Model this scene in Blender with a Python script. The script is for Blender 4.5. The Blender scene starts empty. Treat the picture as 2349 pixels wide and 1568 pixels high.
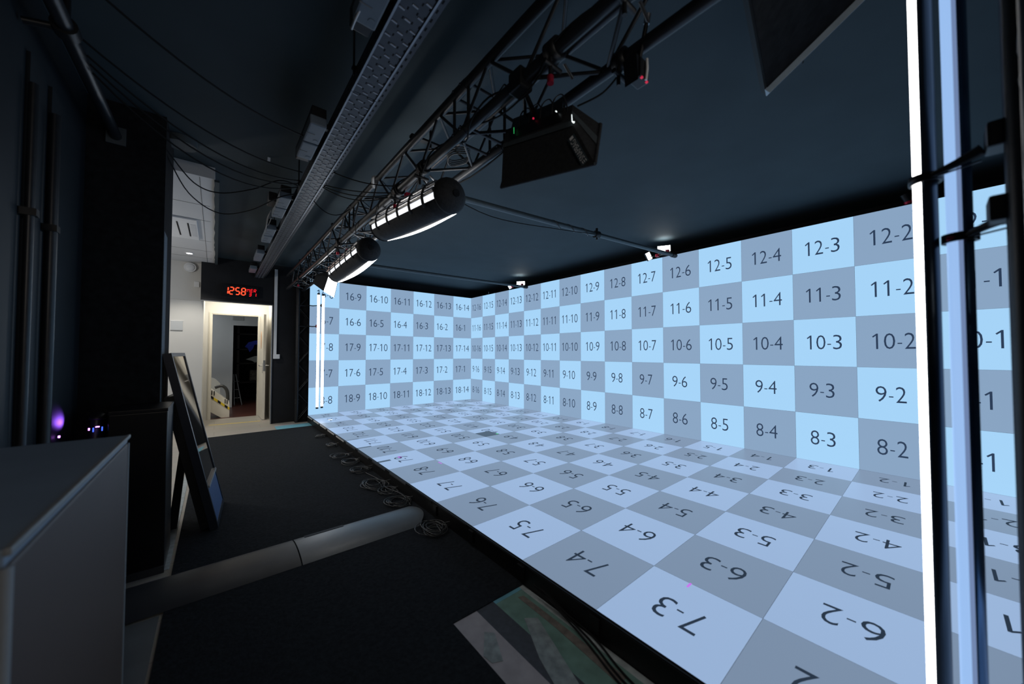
import bpy, bmesh, math, random
from mathutils import Vector, Matrix, Euler
random.seed(7)
S = bpy.context.scene
C = S.collection
PI = math.pi
R = math.radians

# ------------------------------------------------------------------ camera, world, exposure
W, H, F = 2349.0, 1568.0, 815.35
cam = bpy.data.cameras.new('camera')
cam.sensor_fit = 'HORIZONTAL'; cam.sensor_width = 36.0
cam.lens = 36.0 * F / W
cam.shift_x = -(1196.46 - W / 2) / W
cam.shift_y = (787.80 - H / 2) / W
cam.clip_start = 0.02
cam.dof.use_dof = True; cam.dof.focus_distance = 5.0; cam.dof.aperture_fstop = 1.8
camo = bpy.data.objects.new('camera', cam); C.objects.link(camo)
camo.location = (-4.80034, -7.50389, 1.13946)
fwd = Vector((0.65195755, 0.75780748, 0.02606104))
right = Vector((0.758066, -0.652177, -0.0000792))
up = right.cross(fwd)
camo.rotation_euler = Matrix((right, up, -fwd)).transposed().to_euler()
S.camera = camo
S.view_settings.view_transform = 'Standard'
S.view_settings.look = 'None'
S.view_settings.exposure = 0.0
S.view_settings.gamma = 1.0
S.view_settings.use_curve_mapping = False
wd = bpy.data.worlds.new('world'); S.world = wd; wd.use_nodes = True
wd.node_tree.nodes['Background'].inputs[0].default_value = (0.02, 0.03, 0.045, 1)
wd.node_tree.nodes['Background'].inputs[1].default_value = 0.0

def area_light(name, loc, rot, size, power, col, sy=None):
    l = bpy.data.lights.new(name, 'AREA'); l.energy = power; l.color = col
    l.shape = 'RECTANGLE' if sy else 'SQUARE'; l.size = size
    if sy: l.size_y = sy
    o = bpy.data.objects.new(name, l); C.objects.link(o); o.location = loc; o.rotation_euler = rot
    return o
# ceiling lamps of the side corridor, the door vestibule and the store room behind it, plus two added fill lights
area_light('corridor_lamp', (-5.45, -2.9, 2.58), (0, 0, 0), 0.5, 14.0, (1.0, 0.96, 0.90))
area_light('added_room_fill', (-5.0, -9.2, 2.1), (R(80), 0, R(8)), 0.8, 9.0, (1.0, 0.90, 0.80))  # unseen fill behind the camera, added to warm the bag and cabinet
def spot_light(name, loc, rot, power, col, deg, blend=1.0, rad=.04):
    l = bpy.data.lights.new(name, 'SPOT'); l.energy = power; l.color = col; l.spot_size = R(deg); l.spot_blend = blend; l.shadow_soft_size = rad
    o = bpy.data.objects.new(name, l); C.objects.link(o); o.location = loc; o.rotation_euler = rot
    return o
spot_light('corridor_downlight', (-5.12, -.33, 2.605), (0, 0, 0), 82.0, (1.0, 0.95, 0.86), 104, .5)
wl = bpy.data.lights.new('added_corridor_fill', 'POINT'); wl.energy = 42.0; wl.color = (1.0, 0.97, 0.93); wl.shadow_soft_size = .12  # unseen fill behind the pier, added to lift corridor ceiling, wall and floor
wlo = bpy.data.objects.new('added_corridor_fill', wl); C.objects.link(wlo); wlo.location = (-6.6, -1.6, 1.7)
area_light('vestibule_lamp', (-4.42, 0.95, 2.285), (0, 0, 0), 0.82, 16.0, (1.0, 0.93, 0.78), 0.25)
area_light('store_room_lamp', (-5.3, 2.2, 2.4), (0, 0, 0), 0.5, 9.0, (0.92, 0.97, 1.0))

# ------------------------------------------------------------------ materials
def lin(c):
    c = c / 255.0
    return c / 12.92 if c <= 0.04045 else ((c + 0.055) / 1.055) ** 2.4
def rgb(r, g, b): return (lin(r), lin(g), lin(b), 1.0)
MATS = {}
def mat(name, col, rough=0.6, metal=0.0, emit=None, es=1.0, noise=0.12, scale=30.0, bump=0.0, spec=0.5, coat=0.0, nscale=None):
    if name in MATS: return MATS[name]
    m = bpy.data.materials.new(name); m.use_nodes = True
    nt = m.node_tree; b = nt.nodes['Principled BSDF']
    b.inputs['Base Color'].default_value = col
    b.inputs['Roughness'].default_value = rough
    b.inputs['Metallic'].default_value = metal
    b.inputs['Specular IOR Level'].default_value = spec
    b.inputs['Coat Weight'].default_value = coat
    if emit:
        b.inputs['Emission Color'].default_value = emit
        b.inputs['Emission Strength'].default_value = es
    if noise > 0 or bump > 0:
        tc = nt.nodes.new('ShaderNodeTexCoord')
        n = nt.nodes.new('ShaderNodeTexNoise'); n.inputs['Scale'].default_value = scale; n.inputs['Detail'].default_value = 5
        nt.links.new(tc.outputs['Object'], n.inputs['Vector'])
        if noise > 0:
            mx = nt.nodes.new('ShaderNodeMix'); mx.data_type = 'RGBA'
            nt.links.new(n.outputs['Fac'], mx.inputs['Factor'])
            mx.inputs[6].default_value = tuple(max(0, c * (1 - noise * 2)) for c in col[:3]) + (1,)
            mx.inputs[7].default_value = tuple(min(1, c * (1 + noise * 2)) for c in col[:3]) + (1,)
            nt.links.new(mx.outputs[2], b.inputs['Base Color'])
        if bump > 0:
            bp = nt.nodes.new('ShaderNodeBump'); bp.inputs['Strength'].default_value = bump; bp.inputs['Distance'].default_value = 0.01
            nt.links.new(n.outputs['Fac'], bp.inputs['Height']); nt.links.new(bp.outputs[0], b.inputs['Normal'])
    MATS[name] = m
    return m
def led(name, col, es=1.0, rough=0.45, spec=0.3):
    return mat(name, (0.02, 0.02, 0.02, 1), rough, 0, col, es, 0, spec=spec)

M_blackceil = mat('black ceiling paint', (0.040, 0.057, 0.066, 1), 0.75, noise=0.10, scale=3.0, bump=0.05, spec=0.25)
M_blackwall = mat('black wall paint', (0.0125, 0.0135, 0.016, 1), 0.8, noise=0.25, scale=4.0, spec=0.25)
M_leftwall = mat('dark blue grey panel', (0.0065, 0.0105, 0.0150, 1), 0.6, noise=0.2, scale=3.0, spec=0.3)
M_pier = mat('rough black pier', (0.010, 0.011, 0.013, 1), 0.9, noise=0.4, scale=25, bump=0.5, spec=0.15)
M_edge = mat('speckled grey edge', (0.10, 0.13, 0.16, 1), 0.8, noise=0.35, scale=120)
M_whitewall = mat('white wall paint', (0.62, 0.61, 0.58, 1), 0.6, noise=0.02, scale=4)
M_whitedoor = mat('white lacquer', (0.70, 0.67, 0.60, 1), 0.4, noise=0.02, scale=4)
M_greywall = mat('pale grey wall paint', (0.50, 0.52, 0.53, 1), 0.7, noise=0.06, scale=2)
M_whiteceil = mat('white ceiling board', (0.62, 0.63, 0.64, 1), 0.7, noise=0.02, scale=4)
M_line = mat('joint line grey', (0.16, 0.16, 0.16, 1), 0.8, noise=0)  # plain grey for ceiling joints, box seams, sign rail and vent slats
M_carpet = mat('black felt carpet', (0.013, 0.0155, 0.0195, 1), 0.95, noise=0.35, scale=55, bump=0.35, spec=0.1)
M_led_body = mat('black cabinet metal', (0.008, 0.008, 0.009, 1), 0.5, 0.2, noise=0.2)
M_black = mat('black powder coat', (0.012, 0.013, 0.015, 1), 0.4, 0.3, noise=0.2, scale=40)
M_truss = mat('black anodised truss tube', (0.022, 0.024, 0.028, 1), 0.36, 0.35, noise=0.15, scale=30)
M_fabric = mat('black bag fabric', (0.026, 0.028, 0.031, 1), 0.75, noise=0.3, scale=60, bump=0.2, spec=0.3)
M_rubber = mat('black cable rubber', (0.036, 0.037, 0.039, 1), 0.34, noise=0.1)
M_cable = mat('matt black cable', (0.007, 0.0075, 0.008, 1), 0.7, noise=0.1, spec=0.2)
M_steel = mat('grey steel', (0.28, 0.30, 0.33, 1), 0.4, 0.85, noise=0.12, scale=25)
M_tray = mat('galvanised tray steel', (0.055, 0.062, 0.074, 1), 0.4, 0.5, noise=0.2, scale=18)
M_spar = mat('teal grey pipe', (0.075, 0.095, 0.105, 1), 0.4, 0.4, noise=0.1)
M_rib = mat('bright pressed rib', (0.34, 0.37, 0.42, 1), 0.35, 0.2, noise=0.1)
M_trayhole = mat('slot darkness', (0.006, 0.006, 0.008, 1), 0.9, noise=0)
M_greybox = mat('grey blue plastic', (0.12, 0.155, 0.19, 1), 0.5, noise=0.08, scale=20)
M_white = mat('white plastic', (0.75, 0.76, 0.77, 1), 0.45, noise=0.02)
M_red = mat('red anodised clamp', (0.45, 0.02, 0.05, 1), 0.35, 0.5, noise=0.05)
M_chrome = mat('chrome', (0.7, 0.7, 0.72, 1), 0.2, 1.0, noise=0)
M_steelgrey = mat('pale grey bezel', (0.42, 0.52, 0.60, 1), 0.45, noise=0.08)
M_glow = led('lit diffuser', (1.0, 0.985, 0.96, 1), 9.0)
M_softglow = led('painted reflector glow', (0.92, 0.95, 1.0, 1), 1.3)
M_tubeglow = led('lit tube diffuser', (1.0, 0.985, 0.97, 1), 8.0)
M_smallglow = led('lit light panel', (0.97, 1.0, 0.99, 1), 10.0)
M_tubealu = mat('dark tube extrusion', (0.03, 0.05, 0.08, 1), 0.28, 0.6, noise=0.05)
M_tubereflect = mat('painted blue reflection', (0.35, 0.38, 0.42, 1), 0.28, 0, (0.36, 0.58, 0.97, 1), 0.88, 0, spec=0.6)  # emission stands in for screen light reflected off this tube
M_reflectfade = mat('painted reflection falloff', (0.30, 0.33, 0.38, 1), 0.28, 0, (0.26, 0.38, 0.68, 1), 0.6, 0, spec=0.6)
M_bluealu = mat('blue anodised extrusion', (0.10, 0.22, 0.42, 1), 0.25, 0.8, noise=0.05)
M_cab = mat('grey laminate', (0.080, 0.049, 0.037, 1), 0.55, noise=0.06, scale=8)
M_cabtop = mat('dark slate laminate', (0.20, 0.26, 0.34, 1), 0.45, noise=0.08, scale=6)
M_cabedge = mat('pale edge band', (0.24, 0.25, 0.26, 1), 0.5, noise=0.05)
M_gloss = mat('gloss black lacquer', (0.006, 0.006, 0.008, 1), 0.3, noise=0.1, spec=0.4)
M_glass = mat('glossy screen glass', (0.004, 0.004, 0.005, 1), 0.04, noise=0, spec=1.0, coat=1.0)
M_blue = mat('blue foam board', (0.035, 0.085, 0.22, 1), 0.6, noise=0.1)
M_navy = mat('navy frame', (0.012, 0.016, 0.026, 1), 0.35, noise=0.1)
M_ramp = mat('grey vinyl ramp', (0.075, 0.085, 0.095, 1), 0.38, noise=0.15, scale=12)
M_ramp2 = mat('dark vinyl and ramp shade', (0.029, 0.031, 0.036, 1), 0.45, noise=0.15, scale=12)
M_aqua = mat('aqua underlay', (0.13, 0.36, 0.46, 1), 0.8, noise=0.12, scale=20)
M_green = mat('green underlay', (0.13, 0.24, 0.21, 1), 0.8, noise=0.25, scale=14)
M_greystrip = mat('grey underlay tape', (0.32, 0.305, 0.33, 1), 0.7, noise=0.15, scale=14)
M_darkstrip = mat('dark underlay tape', (0.042, 0.050, 0.065, 1), 0.8, noise=0.2, scale=40)
M_palestrip = mat('pale concrete', (0.36, 0.40, 0.41, 1), 0.85, noise=0.25, scale=25)
M_tape = mat('worn clear tape', (0.24, 0.28, 0.29, 1), 0.3, noise=0.45, scale=22)
M_browntape = mat('old glue mark', (0.15, 0.13, 0.115, 1), 0.7, noise=0.5, scale=22)
M_digit = led('red digit', (1.0, 0.07, 0.025, 1), 1.7)
M_digit2 = led('red small digit', (1.0, 0.012, 0.02, 1), 1.2)
M_purple = led('violet indicator', (0.55, 0.16, 1.0, 1), 8.0)
M_blueled = led('blue indicator', (0.05, 0.12, 1.0, 1), 2.0)
M_pink = led('stuck magenta pixels', (0.55, 0.16, 0.80, 1), 1.0)
M_dead = led('dark module', rgb(62, 76, 92), 1.0)
M_led_light = led('wall light pixels', rgb(165, 211, 247), 1.0)
M_led_grey = led('wall grey pixels', rgb(136, 163, 193), 1.0)
M_led_text = led('wall number pixels', rgb(40, 58, 84), 1.0)
M_fl_light = led('floor light pixels', rgb(149, 175, 211), 1.0, 0.35, 0.2)
M_fl_grey = led('floor grey pixels', rgb(119, 138, 163), 1.0, 0.35, 0.2)
M_fl_text = led('floor number pixels', rgb(34, 47, 64), 1.0, 0.6, 0.1)
M_yellow = mat('yellow tape', (0.75, 0.55, 0.02, 1), 0.5, noise=0.05)
M_orange = mat('orange paper', (0.65, 0.38, 0.22, 1), 0.7, noise=0.05)
M_bluecloth = mat('blue cloth', (0.05, 0.09, 0.75, 1), 0.8, noise=0.2)
M_whitecloth = mat('white cloth', (0.55, 0.60, 0.58, 1), 0.8, noise=0.1)
M_brownfloor = mat('red brown floor', (0.075, 0.026, 0.02, 1), 0.35, noise=0.2, scale=6)
M_patch = mat('dark grey patch', (0.06, 0.075, 0.085, 1), 0.6, noise=0.1)
M_label = mat('label backing', (0.05, 0.075, 0.09, 1), 0.5, noise=0.1)
M_letter = mat('pale lettering', (0.92, 0.94, 0.95, 1), 0.5, noise=0)
M_greenled = led('green indicator', (0.05, 0.8, 0.2, 1), 0.8)
M_redled = led('red indicator', (1.0, 0.03, 0.10, 1), 0.5)
M_whitespark = led('white indicator', (0.9, 1.0, 1.0, 1), 1.5)

def floor_mat():
    m = bpy.data.materials.new('pale wood look tile'); m.use_nodes = True
    nt = m.node_tree; b = nt.nodes['Principled BSDF']; b.inputs['Roughness'].default_value = 0.45
    tc = nt.nodes.new('ShaderNodeTexCoord')
    br = nt.nodes.new('ShaderNodeTexBrick'); br.inputs['Scale'].default_value = 1.0
    br.inputs['Brick Width'].default_value = 1.2; br.inputs['Row Height'].default_value = 0.3; br.inputs['Mortar Size'].default_value = 0.003
    br.inputs['Color1'].default_value = (0.40, 0.375, 0.34, 1); br.inputs['Color2'].default_value = (0.37, 0.35, 0.32, 1); br.inputs['Mortar'].default_value = (0.26, 0.24, 0.21, 1)
    nt.links.new(tc.outputs['Object'], br.inputs['Vector'])
    mp = nt.nodes.new('ShaderNodeMapping'); mp.inputs['Scale'].default_value = (3, 30, 3)
    n = nt.nodes.new('ShaderNodeTexNoise'); n.inputs['Scale'].default_value = 1.0; n.inputs['Detail'].default_value = 6
    nt.links.new(tc.outputs['Object'], mp.inputs['Vector']); nt.links.new(mp.outputs[0], n.inputs['Vector'])
    mx = nt.nodes.new('ShaderNodeMix'); mx.data_type = 'RGBA'; mx.blend_type = 'MULTIPLY'; mx.inputs['Factor'].default_value = 0.35
    nt.links.new(br.outputs['Color'], mx.inputs[6]); nt.links.new(n.outputs['Color'], mx.inputs[7])
    nt.links.new(mx.outputs[2], b.inputs['Base Color'])
    return m
M_floor = floor_mat()

# ------------------------------------------------------------------ builders
ORG = {}
class MB:
    def __init__(s): s.v = []; s.f = []; s.mi = []; s.sm = []
    def add(s, vs, fs, mi=0, smooth=False):
        o = len(s.v); s.v += [Vector(x) for x in vs]
        for f in fs: s.f.append([i + o for i in f]); s.mi.append(mi); s.sm.append(smooth)
        return s
    def box(s, lo, hi, mi=0):
        x0, y0, z0 = lo; x1, y1, z1 = hi
        return s.add([(x0,y0,z0),(x1,y0,z0),(x1,y1,z0),(x0,y1,z0),(x0,y0,z1),(x1,y0,z1),(x1,y1,z1),(x0,y1,z1)],
                     [(0,3,2,1),(4,5,6,7),(0,1,5,4),(1,2,6,5),(2,3,7,6),(3,0,4,7)], mi)
    def obox(s, c, size, rot=(0,0,0), mi=0):
        m = Euler(rot).to_matrix(); c = Vector(c); a, b, d = [q / 2 for q in size]
        vs = [c + m @ Vector(p) for p in [(-a,-b,-d),(a,-b,-d),(a,b,-d),(-a,b,-d),(-a,-b,d),(a,-b,d),(a,b,d),(-a,b,d)]]
        return s.add(vs, [(0,3,2,1),(4,5,6,7),(0,1,5,4),(1,2,6,5),(2,3,7,6),(3,0,4,7)], mi)
    def rbox(s, lo, hi, r=0.01, mi=0):
        bm = bmesh.new(); bmesh.ops.create_cube(bm, size=1)
        for v in bm.verts:
            v.co = Vector([(lo[i] + hi[i]) / 2 + v.co[i] * (hi[i] - lo[i]) for i in range(3)])
        bmesh.ops.bevel(bm, geom=bm.edges[:], offset=r, segments=2, affect='EDGES', profile=0.6)
        bm.verts.index_update()
        s.add([v.co.copy() for v in bm.verts], [[v.index for v in f.verts] for f in bm.faces], mi); bm.free()
        return s
    def hexa(s, p, mi=0):   # p: 8 corners, first four one side, last four the opposite side
        return s.add(p, [(0,3,2,1),(4,5,6,7),(0,1,5,4),(1,2,6,5),(2,3,7,6),(3,0,4,7)], mi)
    def tube(s, pts, r, n=8, mi=0, cap=True):
        pts = [Vector(p) for p in pts]; rings = []; prev = None
        for i, p in enumerate(pts):
            t = (pts[min(i + 1, len(pts) - 1)] - pts[max(i - 1, 0)]).normalized()
            if prev is None:
                a = Vector((0, 0, 1)) if abs(t.z) < 0.9 else Vector((1, 0, 0))
                u = t.cross(a).normalized()
            else:
                u = (prev - t * prev.dot(t)).normalized()
            prev = u; w = t.cross(u); rr = r[i] if isinstance(r, (list, tuple)) else r
            rings.append([p + (u * math.cos(2*PI*k/n) + w * math.sin(2*PI*k/n)) * rr for k in range(n)])
        vs = [v for g in rings for v in g]; fs = []
        for i in range(len(rings) - 1):
            for k in range(n):
                fs.append((i*n+k, i*n+(k+1) % n, (i+1)*n+(k+1) % n, (i+1)*n+k))
        s.add(vs, fs, mi, True)
        if cap:
            s.add(rings[0], [list(range(n))[::-1]], mi); s.add(rings[-1], [list(range(n))], mi)
        return s
    def cyl(s, a, b, r, n=12, mi=0): return s.tube([a, b], r, n, mi)
    def prism(s, poly, axis, a, b, mi=0):
        def P(p, t): return {'x': (t, p[0], p[1]), 'y': (p[0], t, p[1]), 'z': (p[0], p[1], t)}[axis]
        n = len(poly)
        return s.add([P(p, a) for p in poly] + [P(p, b) for p in poly],
                     [list(range(n))[::-1], list(range(n, 2*n))] + [(i, (i+1) % n, n+(i+1) % n, n+i) for i in range(n)], mi)
    def arc(s, a, b, r0, r1, ang0, ang1, X, Z, n=12, mi=0, bulge=0.0, seg=1):
        # shell sector around axis a->b, angles in degrees measured from X towards Z
        a = Vector(a); b = Vector(b); vs = []; fs = []
        for i in range(seg + 1):
            t = i / seg; c = a.lerp(b, t); k = 1 + bulge * math.sin(PI * t)
            for rr in (r0, r1):
                for j in range(n + 1):
                    th = R(ang0 + (ang1 - ang0) * j / n)
                    vs.append(c + (X * math.cos(th) + Z * math.sin(th)) * rr * k)
        q = n + 1
        for i in range(seg):
            o = i * 2 * q; p = (i + 1) * 2 * q
            for j in range(n):
                fs.append((o+j, p+j, p+j+1, o+j+1)); fs.append((o+q+j, o+q+j+1, p+q+j+1, p+q+j))
            fs.append((o, o+q, p+q, p)); fs.append((o+n, p+n, p+q+n, o+q+n))
        for o in (0, seg * 2 * q):
            for j in range(n): fs.append((o+j, o+j+1, o+q+j+1, o+q+j))
        return s.add(vs, fs, mi, True)
    def dome(s, c, axis, r, h, n=20, m=8, mi=0):
        axis = Vector(axis).normalized(); a = Vector((0,0,1)) if abs(axis.z) < .9 else Vector((1,0,0))
        u = axis.cross(a).normalized(); w = axis.cross(u); c = Vector(c); vs = []; fs = []
        for i in range(m):
            t = i / m * PI / 2
            for k in range(n):
                vs.append(c + (u*math.cos(2*PI*k/n)+w*math.sin(2*PI*k/n))*r*math.cos(t) + axis*h*math.sin(t))
        vs.append(c + axis * h)
        for i in range(m - 1):
            for k in range(n): fs.append((i*n+k, i*n+(k+1) % n, (i+1)*n+(k+1) % n, (i+1)*n+k))
        for k in range(n): fs.append(((m-1)*n+k, (m-1)*n+(k+1) % n, m*n))
        fs.append(list(range(n))[::-1])
        return s.add(vs, fs, mi, True)
    def build(s, name, mats, parent=None, label=None, loc=None):
        me = bpy.data.meshes.new(name)
        if not isinstance(mats, (list, tuple)): mats = [mats]
        org = ORG.get(parent.name, Vector()) if parent else Vector(loc if loc is not None else (0,0,0))
        me.from_pydata([v - org for v in s.v], [], s.f)
        for m in mats: me.materials.append(m)
        for p, i, sm in zip(me.polygons, s.mi, s.sm): p.material_index = i; p.use_smooth = sm
        me.update()
        bm = bmesh.new(); bm.from_mesh(me); bmesh.ops.recalc_face_normals(bm, faces=bm.faces[:]); bm.to_mesh(me); bm.free()
        o = bpy.data.objects.new(name, me); C.objects.link(o)
        if parent: o.parent = parent
        else: o.location = org
        ORG[o.name] = org
        if label: o['label'] = label
        return o
def tag(o, label, cat, group=None, kind=None):
    o['label'] = label; o['category'] = cat
    if group: o['group'] = group
    if kind: o['kind'] = kind
    return o
def thing(name, label, cat, loc, group=None):
    o = bpy.data.objects.new(name, None); C.objects.link(o); o.location = loc; o.empty_display_size = 0.1
    ORG[o.name] = Vector(loc)
    return tag(o, label, cat, group)
def structure(name, mb, m):
    o = mb.build(name, m); o['kind'] = 'structure'; return o
def dup(root, loc, label, rot=None):
    r = root.copy(); C.objects.link(r); r.location = loc; r['label'] = label
    if rot: r.rotation_euler = rot
    for ch in list(root.children):
        c = ch.copy(); C.objects.link(c); c.parent = r
        for g in list(ch.children):
            d = g.copy(); C.objects.link(d); d.parent = c
    return r
def sag(a, b, d, n=14):
    a = Vector(a); b = Vector(b)
    return [a.lerp(b, i/n) - Vector((0,0,d*4*(i/n)*(1-i/n))) for i in range(n+1)]
def smooth(pts, n=6):
    P = [Vector(p) for p in pts]; out = []
    for i in range(len(P)-1):
        p0 = P[max(i-1,0)]; p1 = P[i]; p2 = P[i+1]; p3 = P[min(i+2,len(P)-1)]
        for k in range(n):
            t = k/n
            out.append(0.5*((2*p1)+(p2-p0)*t+(2*p0-5*p1+4*p2-p3)*t*t+(3*p1-p0-3*p2+p3)*t**3))
    out.append(P[-1]); return out

ZF = -0.12     # room floor, the LED floor surface is z = 0
ZC = 2.72      # black ceiling
# ------------------------------------------------------------------ setting
structure('floor', MB().box((-7.2, -9.6, ZF-0.1), (0.7, 1.45, ZF)), M_floor)
structure('floor_store', MB().box((-7.2, 1.45, ZF-0.1), (0.7, 6.6, ZF)), M_brownfloor)
structure('ceiling', MB().box((-4.83, -9.6, ZC), (0.7, 0.4, ZC+0.1)).box((-7.2, -9.6, ZC), (-4.83, -3.52, ZC+0.1)), M_blackceil)
cw = structure('ceiling_corridor', MB().box((-7.2, -3.52, 2.62), (-4.83, 0.45, ZC+0.1)), M_whiteceil)
jb = MB()
for y in (-2.75, -2.2, -1.24, -0.62, -0.10): jb.box((-7.0, y, 2.6185), (-4.87, y+0.008, 2.6205))
jb.box((-4.93, -3.5, 2.6185), (-4.926, 0.4, 2.6205))
o = jb.build('joint_lines', M_line, cw)
# ragged black paint line along the white ceiling's edge
rg = MB(); pts = []
yy = -3.52
while yy < 0.4: pts.append((-4.83 - random.uniform(0.0, 0.012), yy)); yy += 0.12
pts.append((-4.835, 0.4)); poly = pts + [(-4.80, 0.4), (-4.80, -3.52)]
rg.prism(poly, 'z', 2.6, 2.619); structure('trim_1', rg, M_blackceil)
structure('wall_left', MB().box((-5.52, -9.6, ZF), (-5.42, -4.16, ZC)).box((-7.2, -3.75, ZF), (-5.75, -3.65, ZC)).box((-7.2, -3.65, ZF), (-7.1, 0.45, ZC)), M_leftwall)
lp = MB()
for a, b in ((-5.6, -5.14), (-5.06, -4.89), (-4.80, -4.33)): lp.box((-5.42, a, ZF), (-5.408, b, 2.40))
structure('trim_2', lp, M_leftwall)
structure('wall_front', MB().box((-7.2, -9.6, ZF), (0.7, -9.5, ZC)), M_blackwall)
structure('wall_right', MB().box((0.6, -9.6, ZF), (0.7, 0.4, ZC)), M_blackwall)
# black wall with the door opening, bulkhead above
bw = MB().box((-4.035, 0.22, ZF), (0.7, 0.34, ZC)).box((-5.0, 0.22, 1.995), (-4.036, 0.34, ZC)).box((-5.0, 0.19, 1.995), (-4.036, 0.219, 2.03))
structure('wall_back', bw, M_blackwall)
structure('wall_back_white', MB().box((-7.2, 0.40, 2.0), (-4.965, 0.46, 2.62)).box((-7.2, 0.385, ZF+0.006), (-4.965, 0.46, 1.997)).box((-4.99, 0.46, ZF), (-4.965, 1.45, 2.3)), M_whitewall)
# vestibule: right reveal, ceiling, door wall with opening
vs_ = MB().box((-4.0, 0.34, ZF), (-3.96, 1.5, 2.34)).box((-5.0, 0.34, 2.30), (-3.96, 1.5, 2.34))
vs_.box((-4.965, 1.45, ZF), (-4.90, 1.55, 2.3)).box((-4.10, 1.45, ZF), (-3.96, 1.55, 2.3)).box((-4.90, 1.45, 1.90), (-4.10, 1.55, 2.3))
structure('wall_vestibule', vs_, M_whitewall)
structure('trim_3', MB().box((-4.05, 0.205, ZF), (-4.036, 0.24, 1.984)).box((-5.0, 0.185, 1.985), (-4.036, 0.225, 1.9945)), M_steel)
# store room shell
sr = MB().box((-6.6, 3.2, ZF), (-4.50, 3.3, 2.6)).box((-4.50, 3.2, 1.79), (-3.2, 3.3, 2.6)).box((-3.6, 1.55, ZF), (-3.5, 3.3, 2.6)).box((-6.7, 1.5, ZF), (-6.6, 3.3, 2.6)).box((-6.7, 1.5, 2.6), (-3.2, 3.3, 2.7))
sr.box((-6.7, 1.5, ZF), (-4.965, 1.55, 2.6)).box((-3.96, 1.5, ZF), (-3.5, 1.55, 2.6))
structure('wall_store', sr, M_greywall)
structure('trim_4', MB().box((-4.54, 3.17, ZF), (-4.495, 3.199, 1.84)).box((-4.494, 3.17, 1.785), (-3.6, 3.199, 1.84)), M_greywall)
dk = MB().box((-5.6, 6.0, ZF), (-2.6, 6.1, 2.6)).box((-5.6, 3.3, ZF), (-5.5, 6.0, 2.6)).box((-2.7, 3.3, ZF), (-2.6, 6.0, 2.6)).box((-5.6, 3.3, 2.5), (-2.6, 6.1, 2.6))
structure('wall_store_dark', dk, M_blackwall)
# pier with rough black face and grey edge
pier = structure('wall_pier', MB().box((-5.75, -4.17, ZF), (-5.075, -3.65, ZC)), M_pier)
MB().box((-5.0755, -4.165, ZF), (-5.072, -3.99, 1.95)).build('edge_band', M_edge, pier, 'speckled blue grey edge of the pier')

# door
dr = thing('door_1', 'white door standing open in the lit vestibule', 'door', (-4.5, 1.45, ZF)); dr['kind'] = 'structure'
fr = MB().box((-4.91, 1.442, ZF), (-4.855, 1.56, 1.93)).box((-4.155, 1.442, ZF), (-4.10, 1.56, 1.93)).box((-4.854, 1.442, 1.875), (-4.156, 1.56, 1.93))
fr.box((-4.895, 1.434, ZF), (-4.87, 1.4415, 1.915)).box((-4.869, 1.434, 1.89), (-4.146, 1.4415, 1.915)).box((-4.145, 1.434, ZF), (-4.12, 1.4415, 1.915))
fr.build('door_frame', M_whitedoor, dr)
lf = MB().hexa([(-4.135,1.432,ZF+.008),(-4.097,1.432,ZF+.008),(-4.082,0.765,ZF+.008),(-4.120,0.765,ZF+.008),(-4.135,1.432,1.87),(-4.097,1.432,1.87),(-4.082,0.765,1.87),(-4.120,0.765,1.87)])
leaf = lf.build('door_leaf', M_whitedoor, dr)
for sx, x0 in ((-1, -4.120), (1, -4.083)):
    h = MB().box((min(x0, x0+sx*.006), 0.80, 0.76), (max(x0, x0+sx*.006), 0.84, 0.95)).cyl((x0, .82, .90), (x0+sx*.05, .82, .90), .009).cyl((x0+sx*.05, .815, .90), (x0+sx*.05, .92, .90), .009)
    h.build('door_handle', M_chrome, leaf, 'chrome lever handle')
MB().box((-4.118, 0.757, 0.80), (-4.087, 0.7655, 1.0)).build('lock_plate', M_steel, leaf)
sg = MB(); sg.prism([(1.10+.075*math.cos(a*PI/12), 1.39+.17*math.sin(a*PI/12)) for a in range(24)], 'x', -4.131, -4.1275); sg.build('oval_sign', M_orange, leaf, 'orange oval paper sign')

# ------------------------------------------------------------------ LED volume
TXT = {}
def text_mesh(s):
    if s in TXT: return TXT[s]
    c = bpy.data.curves.new('t', 'FONT'); c.body = s; c.size = 1.0; c.offset = -0.010; c.resolution_u = 3; c.align_x = 'LEFT'
    o = bpy.data.objects.new('t', c); C.objects.link(o)
    dg = bpy.context.evaluated_depsgraph_get(); dg.update()
    me = bpy.data.meshes.new_from_object(o.evaluated_get(dg))
    vs = [v.co.copy() for v in me.vertices]; fs = [list(p.vertices) for p in me.polygons]
    bpy.data.objects.remove(o); bpy.data.meshes.remove(me); bpy.data.curves.remove(c)
    TXT[s] = (vs, fs); return TXT[s]
GW = {'0':.50,'2':.46,'3':.46,'4':.53,'5':.46,'6':.50,'7':.46,'8':.48,'9':.50}
def glyph(ch):      # one digit one unit high, left edge at x = 0
    if ch == '1':
        return ([Vector(p) for p in ((.178,0,0),(.273,0,0),(.273,1,0),(.20,1,0),(.0,.815,0),(.045,.75,0),(.178,.868,0))], [[0,1,2,3,6],[3,4,5,6]], .30)
    if ch == '-':
        return ([Vector(p) for p in ((0,.315,0),(.20,.315,0),(.20,.385,0),(0,.385,0))], [[0,1,2,3]], .20)
    vs, fs = text_mesh(ch); x0 = min(v.x for v in vs); x1 = max(v.x for v in vs); y0 = min(v.y for v in vs); y1 = max(v.y for v in vs)
    w = GW[ch]
    return ([Vector(((v.x-x0)/(x1-x0)*w, (v.y-y0)/(y1-y0), 0)) for v in vs], fs, w)
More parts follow.
